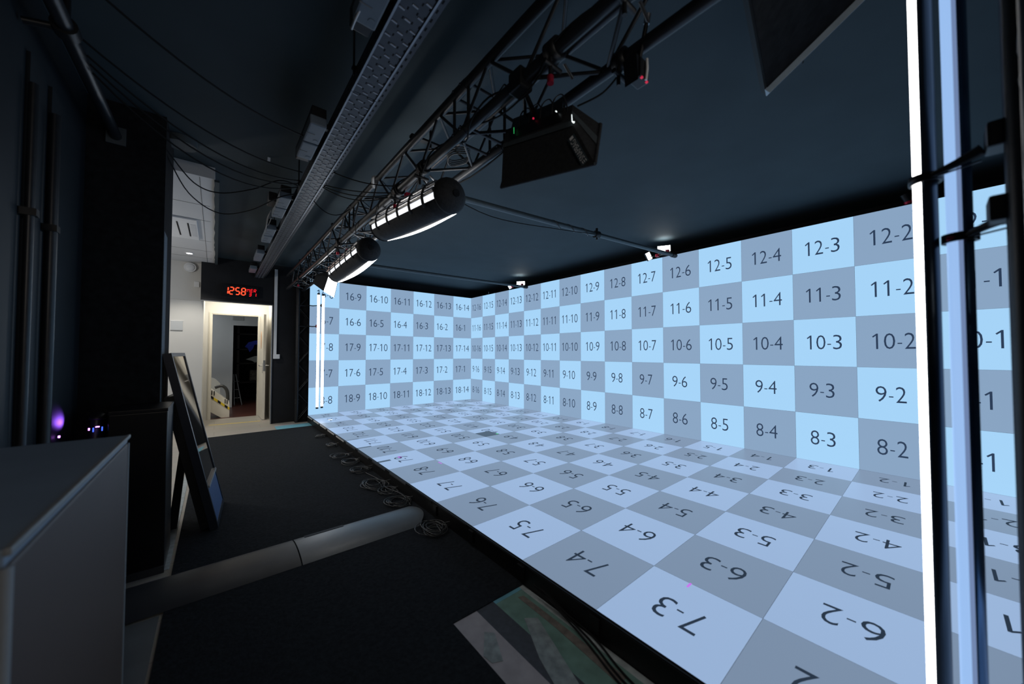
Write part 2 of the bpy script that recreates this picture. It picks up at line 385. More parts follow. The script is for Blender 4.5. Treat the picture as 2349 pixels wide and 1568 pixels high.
def layout(st):
    x = 0; out = []
    for ch in st:
        if ch == '-': out.append((ch, x+.045)); x += .31
        elif ch == '1': out.append((ch, x+.06)); x += .575
        else: out.append((ch, x+(.545-GW[ch])/2)); x += .575
    return out, x - .03
def add_number(mb, st, o, ux, uy, h):
    o = Vector(o); ux = Vector(ux); uy = Vector(uy)
    for ch, x in layout(st)[0]:
        vs, fs, w = glyph(ch); mb.add([o + ux*((v.x+x)*h) + uy*(v.y*h) for v in vs], fs)
CAPH = max(v.y for v in text_mesh('A')[0]) - min(v.y for v in text_mesh('A')[0])
def add_text(mb, s, o, ux, uy, h, xscale=1.0, mi=0):
    vs, fs = text_mesh(s); k = h / CAPH; x0 = min(v.x for v in vs)
    o = Vector(o); ux = Vector(ux); uy = Vector(uy)
    mb.add([o + ux * ((v.x - x0) * k * xscale) + uy * (v.y * k) for v in vs], fs, mi)
def text_width(s, h):
    vs, _ = text_mesh(s); return (max(v.x for v in vs) - min(v.x for v in vs)) * h / CAPH
T = 0.5
def led_panel(parent, org, ux, uy, nz, s, light, frac, ml, mg, mt, floor=False):
    org = Vector(org); ux = Vector(ux); uy = Vector(uy); nz = Vector(nz)
    g = 0.0006; d = 0.045
    a = org + ux*g + uy*g; b = org + ux*(T-g) + uy*g; c = org + ux*(T-g) + uy*(T-g); e = org + ux*g + uy*(T-g)
    m = MB(); m.add([a,b,c,e,a-nz*d,b-nz*d,c-nz*d,e-nz*d], [(0,1,2,3)], 0)
    m.add([a,b,c,e,a-nz*d,b-nz*d,c-nz*d,e-nz*d], [(4,7,6,5),(0,4,5,1),(1,5,6,2),(2,6,7,3),(3,7,4,0)], 1)
    p = m.build('panel', [ml if light else mg, M_led_body], parent, ('pale ' if light else 'grey ') + 'panel reading ' + s)
    t = MB(); add_number(t, s, org + ux*(T*frac) + uy*(T*0.352) + nz*0.0012, ux, uy, 0.148)
    t.build('number', mt, p)
    return p
wr = thing('led_wall', 'long right LED wall of blue and grey squares numbered 8-1 to 12-16', 'LED wall', (0.02, -4.0, ZF))
for k in range(16):
    n = 16 - k
    for j in range(5):
        r = 8 + j; s = '%d-%d' % (r, n)
        fr_ = (0.105 if n > 9 else 0.205) + (0.04 if r < 10 else 0)
        led_panel(wr, (0, -T*k, T*j), (0,-1,0), (0,0,1), (-1,0,0), s, (r+n) % 2 == 1, fr_, M_led_light, M_led_grey, M_led_text)
MB().box((0.05, -8.0, ZF), (0.12, 0.0, 2.5)).build('back_frame', M_led_body, wr)
wb = thing('led_wall', 'shorter left LED wall of blue and grey squares numbered 16-1 to 18-14', 'LED wall', (-1.75, 0.02, ZF))
for c in range(7):
    for i in range(5):
        s = ['16-%d' % (14-c), '16-%d' % (c+1), '17-%d' % (14-c), '17-%d' % (c+1), '18-%d' % (14-c)][i]
        led_panel(wb, (-T*(c+1), 0, T*(4-i)), (1,0,0), (0,0,1), (0,-1,0), s, (c+i) % 2 == 0, 0.115 if c < 5 else 0.21, M_led_light, M_led_grey, M_led_text)
MB().box((-3.40, 0.05, ZF), (0.0, 0.10, 2.5)).build('back_frame', M_led_body, wb)
wf = thing('led_floor', 'raised LED floor of pale and grey squares with upside-down numbers 1-1 to 7-16', 'LED floor', (-1.75, -4.0, ZF))
for a in range(7):
    for b in range(16):
        r = a + 1; n = 16 - b; s = '%d-%d' % (r, n)
        w = layout(s)[1]*.148/T
        led_panel(wf, (-T*a, -T*(b+1), 0), (0,1,0), (-1,0,0), (0,0,1), s, (r+n) % 2 == 0, 0.5 - w/2, M_fl_light, M_fl_grey, M_fl_text)
MB().box((-3.50, -7.98, ZF), (-0.02, -0.02, -0.046)).build('support_base', M_led_body, wf)
MB().box((-3.512, -8.0, ZF), (-3.5005, 0.0, -0.004)).build('side_rail', M_led_body, wf)
for b in range(16):
    m = MB().box((-3.516, -T*b-0.44, -0.024), (-3.511, -T*b-0.06, -0.009))
    m.build('edge_strip', M_white if b < 5 else (M_steel if b < 9 else M_led_body), wf, 'edge strip with painted bright reflection' if b < 5 else None)  # steps from white to black, painting in reflections that fade along the edge
    if b > 8: MB().box((-3.524, -T*b-0.53, -0.085), (-3.511, -T*b-0.48, -0.02)).build('corner_lock', M_black, wf)
dm = MB().box((-2.0, -3.5, 0.0005), (-1.76, -3.24, 0.0016)); dm.build('dead_module', M_dead, wf, 'dark unlit quarter module')
for (x0, x1, y, w) in ((-3.5, -3.34, -2.49, .018), (-3.5, -3.34, -2.985, .03), (-3.5, -3.37, -3.70, .045)):
    MB().box((x0, y-w/2, .0005), (x1, y+w/2, .0017)).build('dark_strip', M_dead, wf)
MB().prism([(-3.254+.022*math.cos(q*PI/6), -3.662+.032*math.sin(q*PI/6)) for q in range(12)], 'z', .0004, .0009).build('stuck_pixels', M_pink, wf, 'magenta stuck pixels')
MB().box((-3.022, -4.17, .0005), (-3.012, -4.10, .0018)).build('stuck_pixels', M_pink, wf)
MB().box((-3.04, -6.70, .0005), (-3.0, -6.69, .0018)).build('stuck_pixels', M_pink, wf)
MB().box((-1.79, -3.47, .0005), (-1.755, -3.44, .0018)).build('stuck_pixels', M_greenled, wf)
MB().box((-3.33, -.78, .0005), (-3.27, -.74, .0018)).build('stuck_pixels', M_whitespark, wf)

# ------------------------------------------------------------------ floor coverings
o = MB().prism([(-4.985,-9.4),(-3.945,-9.4),(-3.945,-6.02),(-3.508,-6.02),(-3.508,-0.46),(-4.93,-0.46),(-4.96,-2.0)], 'z', ZF, ZF+.007).build('carpet', M_carpet, loc=(-4.4,-4,ZF))
tag(o, 'large black carpet covering the floor left of the LED floor', 'carpet')
structure('floor_marble', MB().box((-5.42, -9.4, ZF), (-4.984, -5.06, ZF+.004)), mat('dark grey marble tile', (0.13, 0.14, 0.15, 1), 0.4, noise=0.25, scale=5))
structure('trim_5', MB().box((-5.02, -4.57, ZF), (-4.985, -0.5, ZF+.006)), M_palestrip)
tag(MB().box((-4.02,-0.45,ZF), (-3.42,-0.13,ZF+.004)).build('underlay_strip', M_aqua, loc=(-3.7,-.3,ZF)), 'aqua blue underlay strip in front of the truss tower', 'underlay')
tag(MB().box((-4.0,-0.13,ZF), (-3.72,0.0,ZF+.004)).build('underlay_strip', M_greystrip, loc=(-3.86,-.06,ZF)), 'small grey strip between aqua strip and black wall', 'underlay')
tag(MB().box((-3.943,-9.4,ZF), (-3.815,-6.022,ZF+.003)).build('floor_tape', M_greystrip, loc=(-3.88,-7,ZF)), 'wide grey tape strip beside the carpet cut-out edge', 'tape')
tag(MB().box((-3.815,-9.4,ZF), (-3.715,-6.022,ZF+.003)).build('floor_tape', M_darkstrip, loc=(-3.76,-7,ZF)), 'dark navy tape strip between grey tape and green board', 'tape')
gb = MB().box((-3.715,-9.4,ZF), (-3.545,-6.022,ZF+.003)).build('green_board', M_green, loc=(-3.63,-7,ZF)); tag(gb, 'worn green underlay board next to the LED floor edge', 'underlay')
MB().box((-3.715,-6.045,ZF+.003), (-3.545,-6.022,ZF+.0036)).build('cut_edge', M_aqua, gb, 'aqua torn edge')
tag(MB().box((-3.545,-9.4,ZF), (-3.515,-6.022,ZF+.003)).build('concrete_strip', M_palestrip, loc=(-3.53,-7,ZF)), 'narrow pale strip between green board and LED floor', 'underlay')
tag(MB().prism([(-3.60,-6.08),(-3.57,-6.09),(-3.565,-6.4),(-3.575,-6.7),(-3.62,-6.7),(-3.60,-6.35)], 'z', ZF+.003, ZF+.0042).build('glue_mark', M_browntape, loc=(-3.6,-6.4,ZF)), 'long brown glue stain on the green board', 'stain')
tag(MB().prism([(-3.67,-6.21),(-3.62,-6.25),(-3.74,-6.62),(-3.83,-6.62),(-3.77,-6.42)], 'z', ZF+.0032, ZF+.0044).build('floor_tape', M_tape, loc=(-3.72,-6.4,ZF)), 'torn clear tape crossing the dark and green strips', 'tape')
tag(MB().prism([(-3.862,-6.155),(-3.83,-6.19),(-3.89,-6.33),(-3.93,-6.31),(-3.938,-6.26)], 'z', ZF+.0032, ZF+.0044).build('floor_tape', M_tape, loc=(-3.88,-6.25,ZF)), 'short torn tape patch on the grey strip', 'tape')
fz = MB().prism([(-4.87,.74),(-4.155,.66),(-4.155,.70),(-4.87,.775)], 'z', ZF, ZF+.001)
tag(fz.build('hazard_tape', M_yellow, loc=(-4.5,.72,ZF)), 'worn yellow tape line on the floor before the door', 'tape')

def ramp():
    t = thing('cable_ramp', 'long low grey cable ramp lying across the black carpet', 'cable ramp', (-4.5, -4.85, ZF))
    def sect(x0, x1, name, m, lab=None, round_end=False):
        mb = MB(); n = 12; vs = []; fs = []
        xs = [x0 + (x1-x0)*i/8 for i in range(9)]
        for i, x in enumerate(xs):
            for j in range(n+1):
                u = j/n*2-1
                xx = x
                if round_end: xx = x - (i/8)**4 * 0.10*(u*u if u < 0 else u*u*.5)
                vs.append((xx, -4.86+u*.185, ZF+.0075+.030*max(0, 1-u*u)**0.7))
        for i in range(8):
            for j in range(n): fs.append((i*(n+1)+j, i*(n+1)+j+1, (i+1)*(n+1)+j+1, (i+1)*(n+1)+j))
        mb.add(vs, fs, 0, True); return mb.build(name, m, t, lab)
    sect(-5.7, -4.395, 'ramp_section', M_ramp2, 'ramp section with painted shade')  # dark colour also carries the shadow on the ramp's left part
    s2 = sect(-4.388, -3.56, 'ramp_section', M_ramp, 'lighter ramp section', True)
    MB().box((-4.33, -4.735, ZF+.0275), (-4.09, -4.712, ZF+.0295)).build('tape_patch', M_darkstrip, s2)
ramp()

# ------------------------------------------------------------------ cable coils along the LED floor edge
def coil(name, label, x, y, rx, ry, n, seed, tail=True):
    rnd = random.Random(seed); mb = MB(); pts = []
    kx = ky = 1; ox = oy = 0
    for i in range(n*16+1):
        if i % 16 == 0: tx, ty, qx, qy = rnd.uniform(.42, 1.18), rnd.uniform(.45, 1.15), rnd.uniform(-.028, .028), rnd.uniform(-.04, .04)
        kx += (tx-kx)*.2; ky += (ty-ky)*.2; ox += (qx-ox)*.2; oy += (qy-oy)*.2
        a = i/16*2*PI
        pts.append((x + ox + rx*kx*math.cos(a), y + oy + ry*ky*math.sin(a), ZF+.011+.005*(i % 32)/16 + .016*(i/(16*n)) + rnd.uniform(0,.002)))
    if tail:
        e = Vector(pts[-1]); pts += [e + Vector((.05,-.03,.01)), e + Vector((.09,-.08,.03))]
    mb.tube(pts, .0034, 6)
    o = mb.build(name, M_rubber, loc=(x, y, ZF)); tag(o, label, 'cable', 'coiled cables along the LED floor edge')
    e = Vector(pts[0])
    c = MB().cyl(e, e + Vector((.0,-.028,.003)), .0065, 8); c.build('connector', M_steel, o, 'silver connector')
coils = [(-3.60,-1.50,.055,.085,2,'farthest small cable coil by the LED floor corner'),
         (-3.60,-2.18,.060,.10,3,'second small cable coil from the truss tower'),
         (-3.64,-2.82,.075,.11,2,'loose cable loop with stray ends, third from the tower'),
         (-3.62,-3.12,.070,.11,3,'tight oval cable coil, fourth from the tower'),
         (-3.63,-3.50,.080,.13,3,'medium cable coil with white plug beside panel 7-8'),
         (-3.64,-4.02,.095,.15,4,'wide cable coil beside the pale panel 7-7'),
         (-3.60,-4.28,.070,.11,3,'tangled cable bundle between two bigger coils'),
         (-3.62,-4.55,.085,.12,4,'cable coil just behind the end of the grey ramp'),
         (-3.62,-5.17,.085,.11,5,'nearest round cable coil in front of the ramp end')]
for i, (x, y, rx, ry, n, lb) in enumerate(coils): coil('cable_coil', lb, x, y, rx*1.15, ry*1.12, n+2, i+3)
cb = MB().tube(smooth([(-3.60,-3.60,ZF+.014),(-3.56,-3.95,ZF+.016),(-3.60,-4.2,ZF+.03),(-3.55,-4.45,ZF+.03),(-3.57,-4.68,ZF+.016)]), .0045, 6)
tag(cb.build('loose_cable', M_rubber, loc=(-3.58,-4.1,ZF)), 'loose black cable wandering between the coils', 'cable')
for i, (dx, lb) in enumerate(((0,'thick black cable leaving the LED floor over green board'),(.02,'middle of three cables draped over the green board'),(.045,'thin cable closest to the LED floor, over green board'))):
    cb = MB().tube(smooth([(-3.53,-6.12-.03*i,ZF+.06),(-3.535+dx*.3,-6.3,ZF+.03),(-3.565+dx,-6.5,ZF+.012),(-3.63+dx,-6.75,ZF+.010),(-3.68+dx*1.5,-7.2,ZF+.010)]), .0042, 7)
    tag(cb.build('floor_cable', M_cable, loc=(-3.57,-6.5,ZF)), lb, 'cable', 'cables draped over the green board')

# ------------------------------------------------------------------ furniture on the left
cbn = thing('counter_cabinet', 'grey cabinet with dark top in the left foreground', 'cabinet', (-5.21, -6.18, ZF))
MB().rbox((-5.40,-6.632,ZF+.002), (-5.02,-5.715,0.835), .006).build('body', M_cab, cbn)
MB().rbox((-5.405,-6.64,0.835), (-5.022,-5.71,0.861), .004).build('top', M_cabtop, cbn)
MB().rbox((-5.024,-6.642,0.851), (-5.015,-5.708,0.863), .003).build('edge_band', M_cabedge, cbn, 'pale edge band along the top')
MB().cyl((-5.021,-5.712,ZF), (-5.021,-5.712,.834), .004, 8).build('corner_bead', M_cabedge, cbn, 'pale corner bead')
MB().cyl((-5.024,-6.633,ZF), (-5.024,-6.633,.834), .009, 10).build('corner_bead', M_cabedge, cbn, 'pale corner bead')
pd = thing('pedestal', 'tall gloss black pedestal box in front of the dark pier', 'pedestal', (-5.2, -4.50, ZF))
MB().rbox((-5.235,-4.58,ZF), (-5.006,-4.20,0.80), .004).build('body', M_gloss, pd)
MB().rbox((-5.237,-4.582,0.80), (-5.004,-4.198,0.82), .003).build('top', M_gloss, pd)
MB().rbox((-5.24,-4.595,ZF), (-5.004,-4.581,ZF+.04), .002).build('plinth', M_ramp2, pd)

def kiosk():
    loc = Vector((-4.745, -3.865, ZF+.018))
    t = thing('display_stand', 'leaning black display stand with glossy screen and blue foot panel', 'display stand', loc)
    lean = math.atan2(.266, 1.25); up_ = Vector((-math.sin(lean), 0, math.cos(lean))); n = Vector((math.cos(lean), 0, math.sin(lean)))
    def P(y, h, d): return loc + Vector((0, y, 0)) + up_*h + n*d
    def slab(y0, y1, h0, h1, d0, d1): return MB().hexa([P(y0,h0,d0),P(y1,h0,d0),P(y1,h1,d0),P(y0,h1,d0),P(y0,h0,d1),P(y1,h0,d1),P(y1,h1,d1),P(y0,h1,d1)])
    w = .285
    f = slab(-w, -w+.03, .0, 1.27, -.045, .0); f.f += []; 
    a = slab(w-.03, w, .0, 1.27, -.045, .0); f.add(a.v, a.f); a = slab(-w+.03, w-.03, 1.245, 1.27, -.045, 0); f.add(a.v, a.f); a = slab(-w+.03, w-.03, 0, .03, -.045, 0); f.add(a.v, a.f)
    f.build('frame', M_navy, t)
    slab(-w+.03, w-.03, .30, 1.245, -.03, -.006).build('screen', M_glass, t, 'glossy reflecting screen')
    slab(-w+.03, w-.03, .03, .29, -.03, -.004).build('foot_panel', M_blue, t, 'blue foot panel')
    slab(-w+.03, w-.03, .288, .303, -.006, .008).build('ledge', M_cabedge, t, 'pale ledge strip')
    slab(-w+.02, w-.02, .02, .98, -.095, -.045).build('rear_box', M_black, t)
    top = P(0, .60, -.09); ft = loc + Vector((-.265, 0, -.017)); y = -.10; d = Vector((0, .035, 0))
    MB().hexa([top+Vector((-.02,y,0)), top+Vector((.02,y,0)), top+Vector((.02,y,0))+d, top+Vector((-.02,y,0))+d,
               ft+Vector((-.02,y,0)), ft+Vector((.025,y,0)), ft+Vector((.025,y,0))+d, ft+Vector((-.02,y,0))+d]).build('rear_leg', M_black, t)
    t.rotation_euler = (0, 0, -R(4.0))
kiosk()

# purple lit kit behind the cabinet
pk = thing('effects_light', 'small unit glowing violet and blue in the dark left corner', 'lamp', (-5.30, -4.45, ZF))
MB().rbox((-5.335,-4.49,ZF), (-5.265,-4.40,.60), .01).build('stand', M_black, pk)
MB().cyl((-5.30,-4.46,.60), (-5.30,-4.42,.76), .03, 14).dome((-5.30,-4.42,.76), (0,.2,1), .04, .05).build('head', M_black, pk)
MB().obox((-5.395,-4.60,.715), (.006,.008,.010)).build('indicator', M_purple, pk, 'violet indicator')
MB().obox((-5.315,-4.50,.725), (.005,.005,.012)).build('indicator', M_purple, pk)
MB().obox((-5.285,-4.50,.735), (.014,.005,.005)).build('indicator', M_purple, pk)
MB().obox((-5.30,-4.50,.72), (.004,.005,.022)).build('indicator', M_blueled, pk, 'blue indicator')
MB().obox((-5.268,-4.50,.722), (.004,.005,.022)).build('indicator', M_blueled, pk)
pl = bpy.data.lights.new('effects_glow', 'SPOT'); pl.energy = 3.2; pl.color = (0.30, 0.10, 1.0); pl.spot_size = R(62); pl.spot_blend = 1.0; pl.shadow_soft_size = .01
plo = bpy.data.objects.new('effects_glow', pl); C.objects.link(plo); plo.location = (-5.35, -4.44, .765); plo.rotation_euler = (0, R(104), R(48))

# vertical conduits on the left wall, overhead pipe
for y, r, lb in ((-5.10, .014, 'thin shiny vertical pipe at the far left edge'), (-4.845, .020, 'thicker vertical pipe on the dark left wall')):
    t = thing('wall_pipe', lb, 'pipe', (-5.388, y, ZF))
    MB().cyl((-5.388,y,ZF), (-5.388,y,2.25), r, 12).build('pipe', M_truss, t)
    for z in (.5, 1.7): MB().box((-5.42,y-r-.004,z), (-5.366,y+r+.004,z+.03)).build('bracket', M_black, t)
t = thing('overhead_pipe', 'grey steel pipe running overhead along the left wall', 'pipe', (-5.30, -6.0, 2.50))
MB().cyl((-5.30,-8.6,2.50), (-5.30,-4.18,2.50), .028, 14).build('pipe', M_truss, t)
for y in (-5.55, -5.15):
    MB().cyl((-5.30,y-.03,2.50), (-5.30,y+.03,2.50), .04, 14).cyl((-5.30,y,2.50), (-5.41,y,2.47), .014, 10).cyl((-5.30,y,2.5),(-5.30,y,ZC),.012,8).build('clamp', M_black, t)
MB().box((-5.34,-4.18,2.45), (-5.255,-4.171,2.56)).build('end_plate', M_patch, t)

# items on the white wall and ceiling
al = thing('alarm_sounder', 'round white alarm unit high on the white wall', 'alarm', (-5.14, .40, 2.55))
MB().cyl((-5.14,.40,2.53), (-5.14,.36,2.53), .075, 24).dome((-5.14,.36,2.53), (0,-1,0), .06, .02).build('housing', M_white, al)
tag(MB().rbox((-5.085,.375,2.22), (-5.025,.40,2.31), .006).build('wall_sensor', M_white, loc=(-5.05,.40,2.22)), 'small white sensor box on the white wall by bulkhead', 'sensor')
sn = thing('wall_sign', 'blank grey sign holder on the white lower wall panel', 'sign', (-5.27, .385, 1.5))
MB().box((-5.35,.379,1.505), (-5.21,.3845,1.645)).build('plate', M_greywall, sn)
MB().box((-5.35,.377,1.648), (-5.205,.3845,1.656)).build('top_rail', M_white, sn, 'white top rail')
MB().box((-5.35,.377,1.494), (-5.21,.3845,1.502)).build('bottom_rail', M_line, sn, 'dark bottom rail')
ac = thing('air_conditioner', 'white ceiling air conditioning cassette with dark slots', 'air conditioner', (-5.4, -1.72, 2.62))
MB().rbox((-5.85,-2.2,2.600), (-4.985,-1.30,2.6195), .004).build('panel', M_white, ac)
for x in (-5.16, -5.07): MB().box((x,-2.05,2.5985), (x+.014,-1.45,2.6005)).build('slot', M_trayhole, ac, 'dark air slot')
MB().box((-5.045,-2.02,2.598), (-5.0,-1.48,2.6005)).build('flap', M_whiteceil, ac)
dl = thing('downlight', 'small lit round downlight in the white ceiling', 'lamp', (-5.12, -.33, 2.62))
MB().cyl((-5.12,-.33,2.6195), (-5.12,-.33,2.612), .05, 20).build('ring', M_white, dl)
MB().cyl((-5.12,-.33,2.612), (-5.12,-.33,2.610), .032, 20).build('lamp', M_smallglow, dl, 'lit lamp')
tag(MB().cyl((-5.02,-3.9,ZC-.001),(-5.02,-3.9,ZC-.05),.09,20).build('smoke_detector', M_patch, loc=(-5.02,-3.9,ZC)), 'pale round detector on the black ceiling by the pier', 'detector')

# conduit on black wall, clock
cd = thing('cable_conduit', 'white vertical cable conduit on the black wall beside door', 'conduit', (-3.99, .21, 1.0))
MB().box((-4.02,.195,1.10), (-3.975,.219,2.64)).build('trunking', M_white, cd)
MB().rbox((-4.022,.19,1.035), (-3.925,.219,1.115), .003).build('outlet_box', M_white, cd)
ck = thing('digital_clock', 'red digital wall clock reading 12:58 above the door', 'clock', (-4.5, .19, 2.12))
MB().rbox((-4.74,.16,2.09), (-4.26,.189,2.285), .006).build('case', M_pier, ck)
SEG = {'a':((0,1),(1,1)),'b':((1,1),(1,.5)),'c':((1,.5),(1,0)),'d':((0,0),(1,0)),'e':((0,0),(0,.5)),'f':((0,.5),(0,1)),'g':((0,.5),(1,.5)),'h':((.1,.95),(.5,.6)),'i':((.9,.95),(.5,.6)),'k':((.3,.5),(1,0))}
CH = {'1':'bc','2':'abged','5':'afgcd','8':'abcdefg','M':'efbchi','E':'afged','R':'efabgk','3':'abgcd'}
def seg_char(mb, ch, x, z, w, h, th, y, slant=.06):
    for s in CH[ch]:
        (a, b), (c, d) = SEG[s]
        p = Vector((x+a*w+slant*h*b, y, z+b*h)); q = Vector((x+c*w+slant*h*d, y, z+d*h)); dr_ = (q-p); L = dr_.length; dr_.normalize()
        nn = Vector((-dr_.z, 0, dr_.x)); p2 = p+dr_*th*.35; q2 = q-dr_*th*.35; e = th*.5
        mb.add([p2-nn*e*.6, p2+dr_*e, q2-dr_*e, q2-nn*e*.6, q2+nn*e*.6, p2+nn*e*.6], [(0,3,4,5)], 0)
        mb.add([p2, q2]+[p2+dr_*.0], [], 0)
        mb.add([p2-nn*e, q2-nn*e, q2+nn*e, p2+nn*e], [(0,1,2,3)], 0)
cgl = area_light('clock_glow', (-4.5, .13, 2.19), (R(-70), 0, 0), .4, .12, (1.0, .04, .02), .1); cgl.parent = ck; cgl.location = (0, -.06, .07)
for i, (ch, x) in enumerate((('1',-4.715),('2',-4.645),('5',-4.565),('8',-4.487))):
    m = MB(); seg_char(m, ch, x, 2.125, .05, .115, .017, .1585); m.build('digit', M_digit, ck)
for ch, x in (('M',-4.408),('E',-4.362),('R',-4.318)):
    m = MB(); seg_char(m, ch, x, 2.185, .028, .05, .009, .1585); m.build('small_letter', M_digit2, ck)
for ch, x in (('3',-4.385),('1',-4.318)):
    m = MB(); seg_char(m, ch, x, 2.115, .03, .055, .011, .1585); m.build('small_digit', M_digit2, ck)

# store room contents seen through the door
ct = thing('hazard_cart', 'white wedge-shaped cart with black and yellow tape inside the doorway', 'cart', (-4.72, 1.6, ZF))
MB().prism([(-4.90,.47),(-4.88,.46),(-4.60,.20),(-4.578,.16),(-4.575,ZF),(-4.70,ZF),(-4.85,.0),(-4.90,.02)], 'y', 1.585, 1.95).build('body', M_whitedoor, ct)
MB().prism([(-4.90,.365),(-4.575,.065),(-4.575,.015),(-4.90,.315)], 'y', 1.580, 1.586).build('tape_band', M_yellow, ct, 'yellow tape band')
for a in (-4.86, -4.755, -4.65):
    z = .365 - (a+4.90)*.923
    MB().prism([(a,z),(a+.045,z-.0415),(a+.045,z-.0915),(a,z-.05)], 'y', 1.578, 1.5815).build('tape_stripe', M_trayhole, ct, 'black tape stripe')
for a, z in ((-4.85,.36),(-4.815,.35),(-4.65,.18),(-4.62,.165)):
    MB().box((a,1.579,z-.03), (a+.014,1.586,z+.055)).build('slot', M_trayhole, ct)
MB().tube(smooth([(-4.80,1.80,.45),(-4.69,1.80,.48),(-4.615,1.80,.38),(-4.60,1.80,.19)]), .028, 12).build('hose', M_rubber, ct, 'black curved hose')
MB().prism([(-4.90,.10),(-4.86,.10),(-4.72,.30),(-4.72,.52),(-4.80,.62),(-4.90,.66)], 'y', 1.96, 2.02).build('back_plate', M_greywall, ct)
vt = thing('air_vent', 'grey slatted vent over the dark doorway', 'vent', (-4.42, 3.2, 1.96))
MB().box((-4.52,3.18,1.915), (-4.315,3.199,2.0)).build('frame', M_greywall, vt)
for i in range(5): MB().box((-4.51,3.176,1.923+i*.015), (-4.325,3.181,1.929+i*.015)).build('slat', M_line, vt)
sh = thing('storage_shelf', 'dark storage shelf seen through the far doorway', 'shelf', (-4.0, 4.6, ZF))
for x in (-4.35, -3.35):
    for y in (4.4, 4.8): MB().box((x-.02,y-.02,ZF), (x+.02,y+.02,2.0)).build('post', M_black, sh)
for z in (.35, .85, 1.22, 1.62): MB().box((-4.37,4.38,z), (-3.33,4.82,z+.03)).build('shelf_board', M_led_body, sh)
o = MB(); pts = [(-4.22,1.30),(-4.15,1.42),(-4.0,1.47),(-3.5,1.5),(-3.5,1.40),(-3.8,1.38),(-4.02,1.36),(-4.05,1.25),(-4.12,1.16),(-4.16,1.26)]
o.prism(pts, 'y', 4.30, 4.37); tag(o.build('blue_cloth', M_bluecloth, loc=(-4,4.34,1.2)), 'bright blue cloth draped over the dark storage shelf', 'cloth')
o = MB(); o.prism([(-4.2,.97),(-4.0,1.06),(-3.6,1.0),(-3.6,.93),(-3.9,.95),(-4.0,.88),(-4.06,.93)], 'y', 4.30, 4.37); tag(o.build('white_cloth', M_whitecloth, loc=(-4,4.34,.9)), 'white cloth hanging off the storage shelf', 'cloth')
tag(MB().rbox((-4.1,4.45,.40), (-3.6,4.75,.68), .01).build('crate', M_browntape, loc=(-3.85,4.6,.4)), 'brown crate on the dark storage shelf', 'crate')
lad = thing('folding_ladder', 'pale folding ladder leaning behind the far doorway edge', 'ladder', (-4.35, 3.6, ZF))
MB().cyl((-4.44,3.55,ZF), (-4.46,3.65,.62), .012).cyl((-4.30,3.5,ZF), (-4.42,3.65,.62), .012).build('rail', M_steel, lad)
for z in (.05, .25, .45): MB().cyl((-4.45,3.58,z), (-4.33-.05*z,3.56,z), .008).build('rung', M_steel, lad)
pl2 = area_light('shelf_lamp', (-3.9, 4.0, 2.3), (R(20), 0, 0), .3, .7, (0.7, 0.8, 1.0))

# ------------------------------------------------------------------ truss, tower
XL, XR, ZB, ZT = -3.84, -3.605, 2.29, 2.525
def truss():
    t = thing('ceiling_truss', 'black square lattice truss hung under the ceiling along the LED floor', 'truss', (-3.72, -3.8, ZB))
    Y0, Y1 = -7.9, 0.05
    for x in (XL, XR):
        for z in (ZB, ZT): MB().cyl((x,Y0,z), (x,Y1,z), .0255, 14).build('chord', M_truss, t)
    segs = []; st = .25; n = int((Y1-Y0)/st)
    for i in range(n):
        ya, yb = Y0+i*st, Y0+(i+1)*st; f = i % 2 == 0
        segs += [((XL,ya,ZB if f else ZT),(XL,yb,ZT if f else ZB)), ((XR,ya,ZT if f else ZB),(XR,yb,ZB if f else ZT)),
                 ((XL if f else XR,ya,ZB),(XR if f else XL,yb,ZB)), ((XR if f else XL,ya,ZT),(XL if f else XR,yb,ZT))]
    for y in (-5.9, -3.9, -1.9):
        for d in (-.07, .07):
            for p in (((XL,y+d,ZB),(XL,y+d,ZT)), ((XR,y+d,ZB),(XR,y+d,ZT)), ((XL,y+d,ZB),(XR,y+d,ZB)), ((XL,y+d,ZT),(XR,y+d,ZT))): segs.append(p)
        for x in (XL, XR):
            for z in (ZB, ZT):
                MB().cyl((x,y-.06,z), (x,y+.06,z), .0275, 14).cyl((x-.033,y-.035,z),(x+.033,y-.035,z),.006,8).cyl((x-.033,y+.035,z),(x+.033,y+.035,z),.006,8).build('coupler', M_truss, t)
    cl = camo.location
    segs.sort(key=lambda s: ((Vector(s[0])+Vector(s[1]))/2 - cl).length)
    for a, b in segs[:100]: MB().cyl(a, b, .0085, 8).build('brace', M_truss, t)
    m = MB()
    for a, b in segs[100:]: m.cyl(a, b, .0085, 8)
    o = m.build('far_braces', M_truss, t); o['kind'] = 'stuff'
    for y in (-7.3, -5.3, -3.2, -1.2):
        MB().cyl((-3.72,y,ZT), (-3.72,y,ZC), .008, 8).box((XL-.02,y-.02,ZT+.026), (XR+.02,y+.02,ZT+.04)).build('hanger', M_black, t)
truss()
